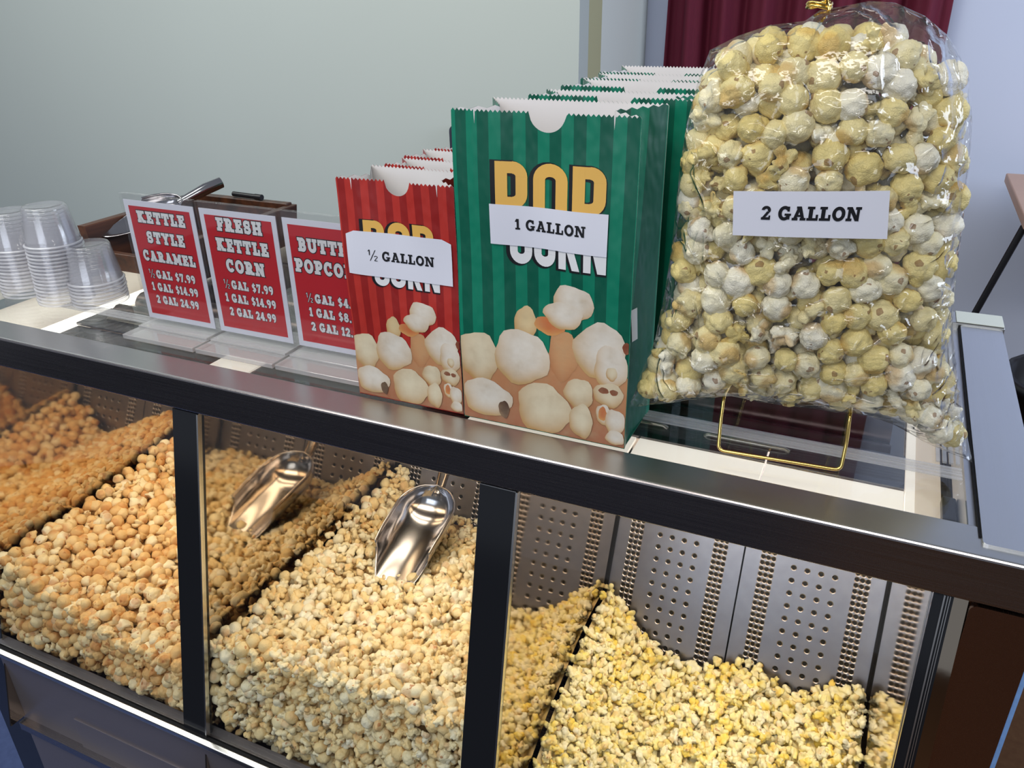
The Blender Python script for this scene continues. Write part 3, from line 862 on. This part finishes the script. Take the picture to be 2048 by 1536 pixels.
TONES = {'white': (lin(240, 234, 222), lin(206, 164, 104)), 'cream': (lin(236, 224, 194), lin(196, 148, 86)), 'peach': (lin(214, 160, 112), lin(190, 124, 80)), 'tan': (lin(232, 208, 160), lin(206, 152, 84)),
         'amber': (lin(206, 110, 60), lin(226, 160, 90)), 'rust': (lin(120, 40, 26), lin(140, 60, 36)), 'brown': (lin(60, 24, 14), lin(90, 44, 26)), 'bg': (lin(186, 118, 78), lin(170, 98, 66))}


def popcorn_print(surf, W_, k, name, parent):
    """the picture printed on a bag front; surf(a, b, h) is the paper surface, k the scale of the picture"""
    vs, fs, ink = [], [], []

    def fan(cu, cv, ru, rv, tone, h, seed):
        rg = random.Random(seed); n = 26; c0, c1 = TONES[tone]; ph = [rg.uniform(0, 6.28) for _ in range(3)]; b0 = len(vs)
        rings = (0, .3, .5, .68, .82, .92, 1.0)
        for ri, q in enumerate(rings):
            for i in range(1 if q == 0 else n):
                t = 2 * PI * i / n
                rr = q * (1 + .05 * math.sin(3 * t + ph[0]) + .04 * math.sin(5 * t + ph[1]) + .02 * math.sin(9 * t + ph[2]))
                a = (cu + ru * rr * math.cos(t)) * k; b = (cv + rv * rr * math.sin(t)) * k
                a = min(max(a, -W_ / 2 + .0006), W_ / 2 - .0006); b = max(b, .0015)
                f = min(1, q ** 2.0 * (.62 - .52 * math.sin(t + .4))) if q else 0
                vs.append(surf(a, b, h)); ink.append(tuple(c0[j] * (1 - f) + c1[j] * f for j in range(3)) + (1,))
        for i in range(n): fs.append((b0, b0 + 1 + i, b0 + 1 + (i + 1) % n))
        for r in range(len(rings) - 2):
            for i in range(n):
                p, q = b0 + 1 + r * n + i, b0 + 1 + r * n + (i + 1) % n; fs.append((p, q, q + n, p + n))
    top = [(-.087, .060), (-.06, .075), (-.02, .085), (.02, .088), (.055, .088), (.087, .075)]
    N = 40; b0 = len(vs)
    for i in range(N + 1):
        u = -.087 + .174 * i / N; tv = float(np.interp(u, [p[0] for p in top], [p[1] for p in top]))
        for j in range(5):
            v = tv * j / 4; a = min(max(u * k, -W_ / 2 + .0004), W_ / 2 - .0004)
            vs.append(surf(a, max(v * k, .001), .00035)); f = j / 4
            ink.append(tuple(TONES['bg'][1][q] * (1 - f) + lin(206, 146, 100)[q] * f for q in range(3)) + (1,))
    for i in range(N):
        for j in range(4):
            p = b0 + i * 5 + j; fs.append((p, p + 5, p + 6, p + 1))
    for q, (cu, cv, ru, rv, tone) in enumerate(BLOBS): fan(cu, cv, ru, rv, tone, .0005 + q * .00004, 100 + q)
    me = bpy.data.meshes.new(name); me.from_pydata(vs, [], fs)
    at = me.attributes.new('ink', 'FLOAT_COLOR', 'POINT'); at.data.foreach_set('color', np.array(ink, dtype=np.float32).ravel())
    me.materials.append(M_print); me.update()
    return link(bpy.data.objects.new(name, me), parent)


def paper_bag(W_, H_, dep, x, y, m, label, cat_group, k=1.0, notch_u=.53, printed=True, seed=1, yaw=0.0, flare=0.0, gold=None):
    """local frame: x along the front, y into the bag (front at 0), z up"""
    t = thing('popcorn_bag', label, 'paper bag', (x, y, .0004), (0, 0, yaw), cat_group)
    rg = random.Random(seed); p1, p2, p3 = (rg.uniform(0, 6.3) for _ in range(3))

    def surf(a, b, h):  # the front face, softly rumpled
        q = b / H_
        return (a, -h + q * (1 - q) * 2 * (.0030 * math.sin(a * 48 + p1) + .0025 * math.sin(b * 34 + a * 22 + p2)) + .0016 * q * math.sin(a * 75 + p3), b)
    teeth = int(W_ / .0042); n = teeth * 2
    nc = (notch_u - .5) * W_; nr = .0172 * (W_ / .172) ** .6

    def top(a, notch=True):
        z = H_
        if notch and abs(a - nc) < nr: z -= math.sqrt(nr * nr - (a - nc) ** 2) * .92
        return z
    mb = MB(); rows = 14; cols = []
    for i in range(n + 1):
        a = -W_ / 2 + W_ * i / n; zt = top(a)
        if zt >= H_ - 1e-6: zt += .0011 if i % 2 else -.0011
        cols.append((a, zt))
    for mi, off, fl in ((0, 0, False), (1, .0004, True)):
        P = [[surf(a, zt * j / rows, -off) for a, zt in cols] for j in range(rows + 1)]
        mb.grid(P, mi, True, fl)
    # back face and folded side gussets
    for mi, off, fl in ((0, 0, True), (1, -.0004, False)):
        P = [[(a, dep + off, (H_ + (.0011 if i % 2 else -.0011) * (j == rows)) * j / rows) for i, (a, _) in enumerate(cols)] for j in range(rows + 1)]
        mb.grid(P, mi, True, fl)
    ns = 16
    for s in (-1, 1):
        for mi, off in ((0, 0), (1, .0004)):
            P = []
            for j in range(rows + 1):
                z = H_ * j / rows; g = .004 + flare * j / rows; r_ = []
                for i in range(ns + 1):
                    q = i / ns; inn = g * (1 - abs(q - .35) / (.35 if q < .35 else .65))
                    fx, fy, _ = surf(s * W_ / 2, z, 0)
                    r_.append((s * (W_ / 2 - inn - off), fy * (1 - q) + dep * q, z + ((.0011 if i % 2 else -.0011) if j == rows else 0)))
                P.append(r_)
            mb.grid(P, mi, True, (s < 0) == (mi == 0))
    mb.box(-W_ / 2 + .001, W_ / 2 - .001, .001, dep - .001, 0, .0006, 0)
    o = build(mb, 'bag_paper', [m, M_inner], t, world=False)
    return t, surf


def slit(mb, surf, u, H_, ln):
    mb.add([surf(u - .0008, H_ + .001, .0004), surf(u + .0008, H_ + .001, .0004), surf(u, H_ - ln, .0004)], [(0, 2, 1)], 0)


def dress_bag(t, surf, W_, H_, pop, corn, lab, txt, k, slits, corner):
    """printed words, the picture, the taped label"""
    mb = MB(); (cx, cz, hh, ww) = pop
    write(mb, 'POP', cx - .0022, cz - .0006, hh, surf, 1, TALL, .07, .03, ww * 1.02, .0004); write(mb, 'POP', cx, cz, hh, surf, 0, TALL, .07, 0, ww, .0007)
    build(mb, 'printed_word', [M_yellow_ink, M_black_ink], t, world=False)
    mb = MB(); (cx, cz, hh, ww) = corn
    write(mb, 'CORN', cx - .0018, cz - .0006, hh, surf, 1, TALL, .07, .03, ww * 1.02, .0004); write(mb, 'CORN', cx, cz, hh, surf, 0, TALL, .07, 0, ww, .0007)
    build(mb, 'printed_word', [M_white_ink, M_black_ink], t, world=False)
    popcorn_print(surf, W_, k, 'printed_picture', t)
    mb = MB()
    for u in slits: slit(mb, surf, u * W_, H_, .011)
    build(mb, 'fold_slit', [M_inner], t, world=False)
    (x0, x1, za, zb, zc, zd) = lab   # left top, right top, right bottom, left bottom heights
    mb = MB(); n = 24; rows = []
    for j in range(9):
        r_ = []
        for i in range(n + 1):
            q = i / n; lo = zd + (zc - zd) * q; hi = za + (zb - za) * q
            cut = corner * max(0, (1 - min(q, 1 - q) * n / 2.0)) if corner else 0
            r_.append(surf(x0 + (x1 - x0) * q, lo + (hi - lo - cut) * j / 8, .0016))
        rows.append(r_)
    mb.grid(rows, 0, False)
    s, cx, cz, hh, ww = txt; sh = ((zb - za) / (x1 - x0))
    if s[0] == 'h':
        w0 = ww * .16; write(mb, 'h', cx - ww / 2 + w0 / 2, cz, hh * 1.15, surf, 1, SLAB, .08, 0, w0, .0019, sh)
        write(mb, s[2:], cx + ww * .105, cz, hh, surf, 1, SLAB, .08, 0, ww * .79, .0019, sh)
    else: write(mb, s, cx, cz, hh, surf, 1, SLAB, .08, 0, ww, .0019, sh)
    lb = build(mb, 'label', [M_paper, M_black_ink], t, world=False); lb['label'] = 'white printed size label'


GX = -.2730; GW, GH = .1735, .306
G1 = 'green striped popcorn bag'
t, sf = paper_bag(GW, GH, .085, GX, .650, M_green, 'green striped popcorn bag with the white 1 gallon label, foremost of its row', 'green popcorn bags in a row', flare=.030, seed=3)
dress_bag(t, sf, GW, GH, (.0085, .2365, .056, .105), (.0160, .1965, .048, .094), (-.0492, .0628, .2266, .2262, .1891, .1895), ('1 GALLON', .0090, .2095, .0098, .068), 1.0, (-.36, .37), 0)
# a small white block printed on the side of the bag
def gus(q, z): return (GW / 2 - (.004 + .030 * z / GH) * (1 - abs(q - .35) / .65) + .0008, sf(GW / 2, z, 0)[1] * (1 - q) + .085 * q, z)
build(MB().add([gus(.48, .094), gus(.60, .094), gus(.60, .126), gus(.48, .126)], [(0, 1, 2, 3)]), 'printed_block', M_white_ink, t, world=False)
for i, (px_, py, lab) in enumerate(((-.253, .768, 'second'), (-.252, .852, 'third'), (-.258, .930, 'fourth'), (-.262, 1.005, 'hindmost'))):
    paper_bag(.166, GH, (.045, .07, .06, .09)[i], px_, py, M_green, 'green striped popcorn bag without a label, ' + lab + ' in its row counted from the front' if i < 3 else 'green striped popcorn bag without a label, hindmost of its row', 'green popcorn bags in a row', flare=.022, seed=10 + i)
RX = -.4270; RW, RH = .1300, .237
t, sf = paper_bag(RW, RH, .062, RX, .652, M_red, 'small red striped popcorn bag with the white half gallon label, foremost of its row', 'red popcorn bags in a row', k=.752, flare=.022, seed=31)
dress_bag(t, sf, RW, RH, (.0020, .1765, .042, .080), (.0085, .1475, .032, .074), (-.0580, .0600, .1862, .1862, .1402, .1412), ('h GALLON', .0035, .1626, .0098, .0745), .752, (-.36, .37), .004)
for i, (px_, py, lab) in enumerate(((-.419, .7235, 'second'), (-.424, .771, 'third'), (-.414, .8215, 'hindmost'))):
    paper_bag(.128, RH, (.036, .042, .05)[i], px_, py, M_red, 'small red striped popcorn bag without a label, ' + (lab + ' in its row counted from the front' if i < 2 else 'hindmost of its row'), 'red popcorn bags in a row', k=.752, flare=.016, seed=40 + i, notch_u=.5)

# ------------------------------------------------------------------ price signs in clear holders
def sign(x0, x1, y, label, heads, prices, ins):
    w = x1 - x0; cx = (x0 + x1) / 2
    t = thing('price_sign', label, 'price sign', (cx, y, 0), (0, 0, 0), 'price signs in clear holders')
    build(MB().box(-w / 2, w / 2, -.0030, -.0012, .008, .1805), 'front_sheet', M_acryl, t, world=False, bevel=.0004)
    build(MB().box(-w / 2, w / 2, .0012, .0030, .008, .1805), 'back_sheet', M_acryl, t, world=False, bevel=.0004)
    mb = MB().box(-w / 2, w / 2, -.046, .046, .0006, .0066).box(-w / 2 + .001, w / 2 - .001, -.020, .020, .0066, .0095)
    build(mb, 'base', M_acryl_base, t, world=False, bevel=.0008)
    f = lambda a, b, h: (a, -.0004 - h, b)
    mb = MB(); (px0, px1, pz0, pz1, m_) = ins
    mb.box(px0, px1, -.0004, .0004, pz0, pz1, 0)
    q = [(px0 + m_, pz0 + m_), (px1 - m_, pz0 + m_), (px1 - m_, pz1 - m_), (px0 + m_, pz1 - m_)]
    mb.add([f(a, b, .00012) for a, b in q], [(0, 1, 2, 3)], 1)
    for s, dx, z, hh, ww in heads:
        write(mb, s, dx, z, hh, f, 3, SLAB, .18, .115, ww, .0002); write(mb, s, dx, z, hh, f, 2, SLAB, .18, .045, ww, .0004)
    for s, dx, z, hh, ww in prices:
        if s[0] == 'h':
            w0 = ww * .13
            write(mb, 'h', dx - ww / 2 + w0 / 2, z, hh * 1.1, f, 3, SLAB, .05, .05, w0, .0002); write(mb, 'h', dx - ww / 2 + w0 / 2, z, hh * 1.1, f, 2, SLAB, .05, 0, w0, .0004)
            s = s[2:]; dx += ww * .08; ww *= .84
        write(mb, s, dx, z, hh, f, 3, SLAB, .15, .10, ww, .0002); write(mb, s, dx, z, hh, f, 2, SLAB, .15, .04, ww, .0004)
    build(mb, 'insert', [M_paper, M_red_ink, M_white_ink, M_black_ink], t, world=False)


INS = (-.0575, .0575, .0145, .1720, .0070)
sign(-.8680, -.7480, .710, 'red price sign reading KETTLE STYLE CARAMEL, beside the clear cups', [('KETTLE', .0010, .1522, .0140, .078), ('STYLE', .0020, .1268, .0140, .062), ('CARAMEL', .0010, .1020, .0130, .087)],
     [('h GAL $7.99', -.0005, .0780, .0105, .078), ('1 GAL $14.99', .0000, .0605, .0105, .078), ('2 GAL 24.99', .0000, .0432, .0105, .072)], INS)
sign(-.7440, -.6240, .710, 'red price sign reading FRESH KETTLE CORN, between the two other signs', [('FRESH', .0010, .1550, .0150, .067), ('KETTLE', .0010, .1300, .0150, .078), ('CORN', .0005, .1045, .0150, .058)],
     [('h GAL $7.99', .0000, .0800, .0105, .076), ('1 GAL $14.99', .0000, .0622, .0105, .078), ('2 GAL 24.99', .0000, .0442, .0105, .072)], INS)
sign(-.6200, -.5000, .710, 'red price sign reading BUTTER POPCORN, partly hidden by the red bag', [('BUTTER', .0020, .1428, .0150, .081), ('POPCORN', .0020, .1176, .0150, .097)],
     [('h GAL $4.99', .0020, .0790, .0105, .078), ('1 GAL $8.99', .0020, .0612, .0105, .074), ('2 GAL 12.99', .0020, .0430, .0105, .074)], INS)

# ------------------------------------------------------------------ upturned plastic cups in stacks
prof = [(r, z * .86) for r, z in ((.0365, 0), (.0385, .0008), (.0388, .0022), (.0380, .0036), (.0362, .0042), (.0356, .009), (.0362, .0105), (.0352, .0120), (.0296, .0560), (.0292, .0600), (.0275, .0635), (.0250, .0640), (.0235, .0622), (.010, .0618), (0.0001, .0618))]
cup_mesh = None


def cup_stack(x, y, n, pitch, labels, group, lean=0.0):
    global cup_mesh
    for k in range(n):
        nm = 'plastic_cup'
        if cup_mesh is None:
            mb = MB().lathe(prof[4:], 36, 0).lathe(prof[:5], 36, 1); o = build(mb, nm, [M_cup, M_cup_rim], world=False); cup_mesh = o.data
        else: o = link(bpy.data.objects.new(nm, cup_mesh))
        o.location = (x + lean * k * pitch + rnd.uniform(-.0006, .0006), y + rnd.uniform(-.0006, .0006), .0006 + k * pitch); o.rotation_euler = (0, 0, rnd.uniform(0, 6))
        tag(o, labels[0] if k == n - 1 else labels[1] if k == 0 else labels[2], 'cup', group)


cup_stack(-1.015, .757, 7, .0052, ('clear plastic cup, topmost of the short stack nearest the signs', 'clear plastic cup at the bottom of the short stack nearest the signs', 'clear plastic cup nested inside the short stack nearest the signs'), 'cups in the short stack')
cup_stack(-1.068, .742, 17, .0053, ('clear plastic cup, topmost of the tallest stack', 'clear plastic cup at the bottom of the tallest stack', 'clear plastic cup nested inside the tallest stack'), 'cups in the tallest stack', .04)
cup_stack(-1.150, .745, 14, .0053, ('clear plastic cup, topmost of the stack at the left edge', 'clear plastic cup at the bottom of the stack at the left edge', 'clear plastic cup nested inside the stack at the left edge'), 'cups in the stack at the left edge')

# ------------------------------------------------------------------ scoops
def scoop(name, label, tip, back, up, L, w, mats, handle_len, handle_up):
    tip, back = Vector(tip), Vector(back); ay = (back - tip).normalized(); az = (Vector(up) - ay * Vector(up).dot(ay)).normalized(); ax = ay.cross(az)
    t = bpy.data.objects.new(name, None); COL.objects.link(t); t.empty_display_size = .03
    t.matrix_world = Matrix(((ax.x, ay.x, az.x, tip.x), (ax.y, ay.y, az.y, tip.y), (ax.z, ay.z, az.z, tip.z), (0, 0, 0, 1)))
    tag(t, label, 'scoop')
    mb = MB(); P = []; cap = .052
    for i in range(29):
        u = i / 28; row = []
        for j in range(25):
            ph = -PI / 2 + PI * j / 24; y0 = .085 * abs(math.sin(ph)) ** 1.8
            y = y0 + (L - y0) * u; q = 1.0
            if y > L - cap: q = math.sqrt(max(1 - ((y - (L - cap)) / cap) ** 2, 0))
            ww = w * (.84 + .16 * min(y / (L * .55), 1)) * (q if q > 0 else 1e-4)
            dz = w * .92 * (.80 + .20 * min(y / (L * .5), 1))
            s, c = math.sin(ph), math.cos(ph)
            row.append((ww * math.copysign(abs(s) ** .85, s), y, dz - dz * (max(c, 0) ** .8) * q))
        P.append(row)
    mb.grid(P, 0, True)
    bowl = build(mb, 'bowl', mats[0], t, world=False, solid=.0016)
    rimpts = [Vector(P[i][0]) for i in range(29)] + [Vector(P[i][24]) for i in range(27, -1, -1)]
    build(MB().tube(rimpts, .0014, 6), 'rim', mats[0], bowl, world=False)
    z0 = w * .80
    build(MB().tube([(0, L - .006, z0 * .72), (0, L + .010, z0 * .85), (0, L + .03, z0 * .95 + handle_up * .02), (0, L + handle_len * .6, z0 + handle_up * handle_len * .6), (0, L + handle_len, z0 + handle_up * handle_len)], [.0075, .0085, .0095, .0100, .0095], 14), 'handle', mats[1], t, world=False)
    return t


scoop('popcorn_scoop', 'polished aluminium scoop lying on the kettle corn in the middle bay', (-.561, .735, -.402), (-.577, .945, -.358), (.05, -.45, .89), .216, .047, (M_alu, M_alu), .105, .42)

# wooden tray with a second scoop behind the signs
tr = thing('wooden_tray', 'dark walnut tray behind the cups and the first price sign', 'tray', (-1.03, .98, 0), (0, 0, 0))
mb = MB()
mb.prism([(-1.165, 0), (-1.150, 0), (-1.160, .068), (-1.177, .068)], lambda a, b, h: (a, .868 + h, b + .0006), .245)
mb.prism([(-.955, 0), (-.94, 0), (-.93, .068), (-.945, .068)], lambda a, b, h: (a, .868 + h, b + .0006), .245)
mb.box(-1.165, -.94, 1.098, 1.113, .0006, .072); mb.box(-1.165, -.94, .868, .880, .0006, .030); mb.box(-1.155, -.945, .875, 1.10, .0006, .008)
build(mb, 'tray_body', M_wood, tr, bevel=.002)
scoop('hand_scoop', 'small aluminium scoop resting in the dark walnut tray', (-1.158, .893, .046), (-1.098, 1.030, .066), (.25, -.45, .86), .140, .029, (M_alu, M_alu), .075, .12)
cl = thing('black_bar', 'short black pen lying on the rim of the walnut tray behind the signs', 'bar', (-1.03, 1.105, .0735))  # unidentified small black object, drawn as a plain bar
build(MB().tube([(-1.065, 1.107, .0775), (-1.012, 1.103, .0775)], .0045, 10), 'bar_body', M_black, cl)
build(MB().tube([(-1.012, 1.103, .0775), (-.996, 1.102, .0775)], .0052, 10), 'cap', M_black, cl)

# ------------------------------------------------------------------ the big clear bag on its gold stand
BO = np.array([-.035, .705, 0]); sx_ = np.array([1, .27, 0]) / math.hypot(1, .27); dn = np.array([-sx_[1], sx_[0], 0])   # along the bag, depth away
def bagpt(s, tt, d): return tuple(BO + sx_ * s + dn * d + np.array([0, 0, tt]))


LEFT = [(-.1587, .0386), (-.1477, .079), (-.1381, .1098), (-.1323, .1582), (-.129, .2037), (-.1276, .2591), (-.1248, .2971), (-.1186, .3313), (-.1111, .355)]
TOPC = [(-.1111, .355), (-.0914, .3648), (-.0683, .3723), (-.0432, .3748), (-.0335, .3822), (-.0162, .3847), (.0008, .3878), (.0184, .3865), (.0408, .3773), (.0589, .3643)]
RIGHT = [(.155, .0042), (.1404, .0423), (.1238, .0909), (.11, .1372), (.1043, .1771), (.0994, .2233), (.0957, .2631), (.0899, .3008), (.0811, .3332), (.0679, .3541), (.0589, .3643)]
BOT = [(-.1587, .0386), (-.1157, .0481), (-.0684, .0572), (-.0432, .0532), (-.0027, .0498), (.0371, .0475), (.0547, .0462), (.082, .0378), (.1108, .0217), (.155, .0042)]
OUT = np.array(BOT[:-1] + RIGHT[:-1] + TOPC[::-1][:-1] + LEFT[::-1][:-1])


def inside(p):
    x, y = p; c = False; n = len(OUT)
    for i in range(n):
        (x0, y0), (x1, y1) = OUT[i], OUT[i - 1]
        if (y0 > y) != (y1 > y) and x < (x1 - x0) * (y - y0) / (y1 - y0) + x0: c = not c
    return c


def edist(p):
    a = OUT; b = np.roll(OUT, -1, 0); d = b - a; t_ = np.clip(((p - a) * d).sum(1) / (d * d).sum(1), 0, 1)
    return float(np.sqrt((((a + d * t_[:, None]) - p) ** 2).sum(1)).min())


def thick(s, tt):
    p = np.array([s, tt]); e = edist(p) if inside((s, tt)) else 0.0
    return .047 * (1 - math.exp(-e / .026))


cb = thing('cellophane_popcorn_bag', 'large clear bag of yellow popcorn with the white 2 gallon label, tied with gold', 'bag of popcorn', (-.035, .72, .048))


def curve(pts, u):
    d = [0]
    for a, b in zip(pts[:-1], pts[1:]): d.append(d[-1] + math.hypot(b[0] - a[0], b[1] - a[1]))
    x = u * d[-1]; return np.array([np.interp(x, d, [p[0] for p in pts]), np.interp(x, d, [p[1] for p in pts])])


NU, NV = 66, 76; mb = MB()
grids = ([], [])
for j in range(NV + 1):
    v = j / NV; rf, rb = [], []
    for i in range(NU + 1):
        u = i / NU
        B, T_, L_, R_ = curve(BOT, u), curve(TOPC, u), curve(LEFT, v), curve(RIGHT, v)
        p = (1 - v) * B + v * T_ + (1 - u) * L_ + u * R_ - ((1 - u) * (1 - v) * np.array(BOT[0]) + u * (1 - v) * np.array(BOT[-1]) + (1 - u) * v * np.array(TOPC[0]) + u * v * np.array(TOPC[-1]))
        edge = i in (0, NU) or j in (0, NV)
        th = 0 if edge else thick(*p) + .0035 * min(1, edist(p) / .01)
        w_ = 0 if edge else (.0016 * mnoise.noise((p[0] * 55, p[1] * 55, 3)) + .0018 * abs(mnoise.noise((p[0] * 28 + 9, p[1] * 16, 7))) + .0010 * mnoise.noise((p[0] * 120, p[1] * 90, 5)))
        rf.append(bagpt(p[0], p[1], -th - w_)); rb.append(bagpt(p[0], p[1], th + w_))
    grids[0].append(rf); grids[1].append(rb)
mb.grid(grids[0], 0, True); mb.grid(grids[1], 0, True, True)
def cello_mat():
    t = NT('cellophane'); t.t.nodes.remove(t.b)
    vec, xyz = t.obj()

    def crease(v, sc, pw):
        n_ = t.noise(v, sc, 2, .5); return t.M('POWER', t.M('SUBTRACT', 1, t.M('MULTIPLY', t.M('ABSOLUTE', t.M('SUBTRACT', n_, .5)), 2)), pw)
    h = t.M('ADD', t.M('ADD', crease(t.scaled(vec, (1.5, 1, .7)), 13, 14), t.M('MULTIPLY', crease(t.scaled(vec, (.8, 1, 1.4)), 24, 12), .6)), t.M('MULTIPLY', t.noise(vec, 60, 3), .5))
    nb = t.bump(h, .8, .006)
    gl = t.n('ShaderNodeBsdfGlossy'); gl.inputs['Roughness'].default_value = .10; t.l(nb, gl.inputs['Normal'])
    fr = t.n('ShaderNodeFresnel'); ge = t.n('ShaderNodeNewGeometry'); t.l(nb, fr.inputs['Normal'])
    t.l(t.M('MULTIPLY_ADD', ge.outputs['Backfacing'], 1 / 1.45 - 1.45, 1.45), fr.inputs[0])
    tr = t.n('ShaderNodeBsdfTransparent'); tr.inputs[0].default_value = (.985, .985, .98, 1)
    df = t.n('ShaderNodeBsdfDiffuse'); df.inputs[0].default_value = (.95, .95, .92, 1)
    m0 = t.n('ShaderNodeMixShader'); m0.inputs[0].default_value = .022; t.l(tr.outputs[0], m0.inputs[1]); t.l(df.outputs[0], m0.inputs[2])
    m1 = t.n('ShaderNodeMixShader'); t.l(t.M('MINIMUM', t.M('MULTIPLY_ADD', fr.outputs[0], 1.15, .02), 1), m1.inputs[0]); t.l(m0.outputs[0], m1.inputs[1]); t.l(gl.outputs[0], m1.inputs[2])
    t.l(m1.outputs[0], t.o.inputs[0])
    return t.m


M_cello = cello_mat()
build(mb, 'clear_film', M_cello, cb)
# gathered neck above the tie, ruffled
P = []
for j in range(9):
    q = j / 8; row = []
    for i in range(49):
        a = 2 * PI * i / 48; r = .007 + .040 * q ** 1.2 + .006 * q * math.sin(9 * a)
        cxn = -.0345 - .030 * q; row.append(bagpt(cxn + r * math.cos(a) * 1.15, .3835 + .006 + q * (.040 + .012 * math.sin(5 * a)) - (.028 * q if math.cos(a) < 0 else 0) * -math.cos(a), r * math.sin(a) * .6))
    P.append(row)
build(MB().grid(P, 0, True), 'gathered_neck', M_cello, cb)
mb = MB()
for k in range(2): mb.tube([bagpt(-.0345 + .0085 * math.cos(a), .3845 + .0022 * k + .001 * math.sin(a * 2), .008 * math.sin(a)) for a in np.linspace(0, 2 * PI, 20)[:-1]], .0013, 6, closed=True)
mb.tube([bagpt(-.030 + .0012 * math.cos(q * 9), .382 + q * .022, -.0085 + .0012 * math.sin(q * 9)) for q in np.linspace(0, 1, 18)], .0015, 6)
build(mb, 'twist_tie', M_gold, cb)
# label on the front of the bag
def lab_s(a, b, h): return bagpt(a, b, -.0530 - h - .0025 * math.cos((a + .029) * 22))
mb = MB(); n = 20; rows = []
LQ = [(-.0848, .2244), (.0293, .2248), (.0248, .2614), (-.0876, .2587)]
for j in range(5):
    rows.append([lab_s(*((np.array(LQ[0]) * (1 - i / n) + np.array(LQ[1]) * i / n) * (1 - j / 4) + (np.array(LQ[3]) * (1 - i / n) + np.array(LQ[2]) * i / n) * j / 4), 0) for i in range(n + 1)])
mb.grid(rows, 0, False); write(mb, '2 GALLON', -.0293, .2433, .0105, lab_s, 1, SLAB, .08, .01, .0725, .0004, .010)
lb = build(mb, 'label', [M_paper, M_black_ink], cb); lb['label'] = 'white printed size label'

# kernels inside
rg = np.random.RandomState(5)
curve_b = lambda x: float(np.interp(x, [q[0] for q in BOT], [q[1] for q in BOT]))
def darts(n_try, dmin, inset):
    pts = []
    for _ in range(n_try):
        p = np.array([rg.uniform(-.16, .16), rg.uniform(.0, .375)])
        if inside(p) and edist(p) > inset and p[1] > curve_b(p[0]) + .017 and p[1] < .362 - .5 * max(0, abs(p[0] + .03) - .05) and all((p - q) @ (p - q) > dmin * dmin for q in pts): pts.append(p)
    return pts


vb = variants('m', 9, 4, 77) + variants('b', 4, 4, 78); vr = variants('m', 6, 3, 79)
vb_w = [0, 1, 2, 3, 4, 5, 6, 7, 8, 0, 1, 2, 3, 4, 9, 10, 11, 12]
F1 = darts(14000, .0172, .012); spots = []
for p in F1:
    r = .0126 * rg.uniform(.84, 1.14); T_ = thick(*p); spots.append((np.array(bagpt(p[0], p[1], -max(T_ - r * .98, 0))), r))
F2 = darts(9000, .0172, .012); back2 = []
for p in F2:
    r = .0124 * rg.uniform(.88, 1.12); T_ = thick(*p); back2.append((np.array(bagpt(p[0], p[1], -max(T_ - r - .0135, -.002))), r))
rest = []
for dep_ in (.010, .026, .045):
    for p in darts(7000, .0175, .013):
        r = .0125 * rg.uniform(.88, 1.12); T_ = thick(*p); rest.append((np.array(bagpt(p[0], p[1], min(dep_ - .008, max(T_ - r, .002)))), r))
single = spots + back2; keep = single[:300]; rest += single[300:]
kb = kernel_meshes('bagged_popcorn_piece', vb, M_bagcorn, .012)
place_kernels('bagged_popcorn_piece', [kb[i] for i in vb_w], keep, 'round pale yellow piece of popcorn inside the large clear bag', 'popcorn pieces in the large clear bag', rg, .012)
me = heap_mesh('bagged_popcorn', [(vr[rg.randint(6)], c, r) for c, r in rest], M_bagcorn, rg)
tag(link(bpy.data.objects.new('bagged_popcorn', me)), 'popcorn filling the back of the large clear bag', 'popcorn', None, 'stuff')

# gold wire stand
st = thing('wire_stand', 'gold wire stand under the large clear bag of popcorn', 'display stand', (-.05, .75, 0))


def bend(pts, r=.006, n=5):
    P = [Vector(p) for p in pts]; o = [P[0]]
    for a, b, c in zip(P[:-2], P[1:-1], P[2:]):
        d0 = (a - b); d1 = (c - b); q0 = b + d0.normalized() * min(r, d0.length / 2); q1 = b + d1.normalized() * min(r, d1.length / 2)
        for k in range(n + 1):
            t_ = k / n; o.append(q0 * (1 - t_) ** 2 + b * 2 * t_ * (1 - t_) + q1 * t_ * t_)
    return o + [P[-1]]


WR = .0017
build(MB().tube(bend([(-.1075, .800, .040), (-.106, .699, .050), (-.1055, .692, .028), (-.1030, .6805, .0022), (.0060, .6880, .0022), (.0066, .697, .028), (.0052, .703, .052), (.004, .815, .045)]), WR, 8), 'front_wire', M_gold, st)
build(MB().tube(bend([(-.1075, .800, .040), (-.104, .835, .0022), (.003, .850, .0022), (.004, .815, .045)]), WR, 8), 'rear_wire', M_gold, st)
build(MB().tube(bend([(-.0855, .80, .040), (-.090, .812, .0500), (-.075, .868, .20), (-.02, .880, .20), (-.005, .824, .050), (-.010, .812, .043)], .015), WR, 8), 'back_rest', M_gold, st)
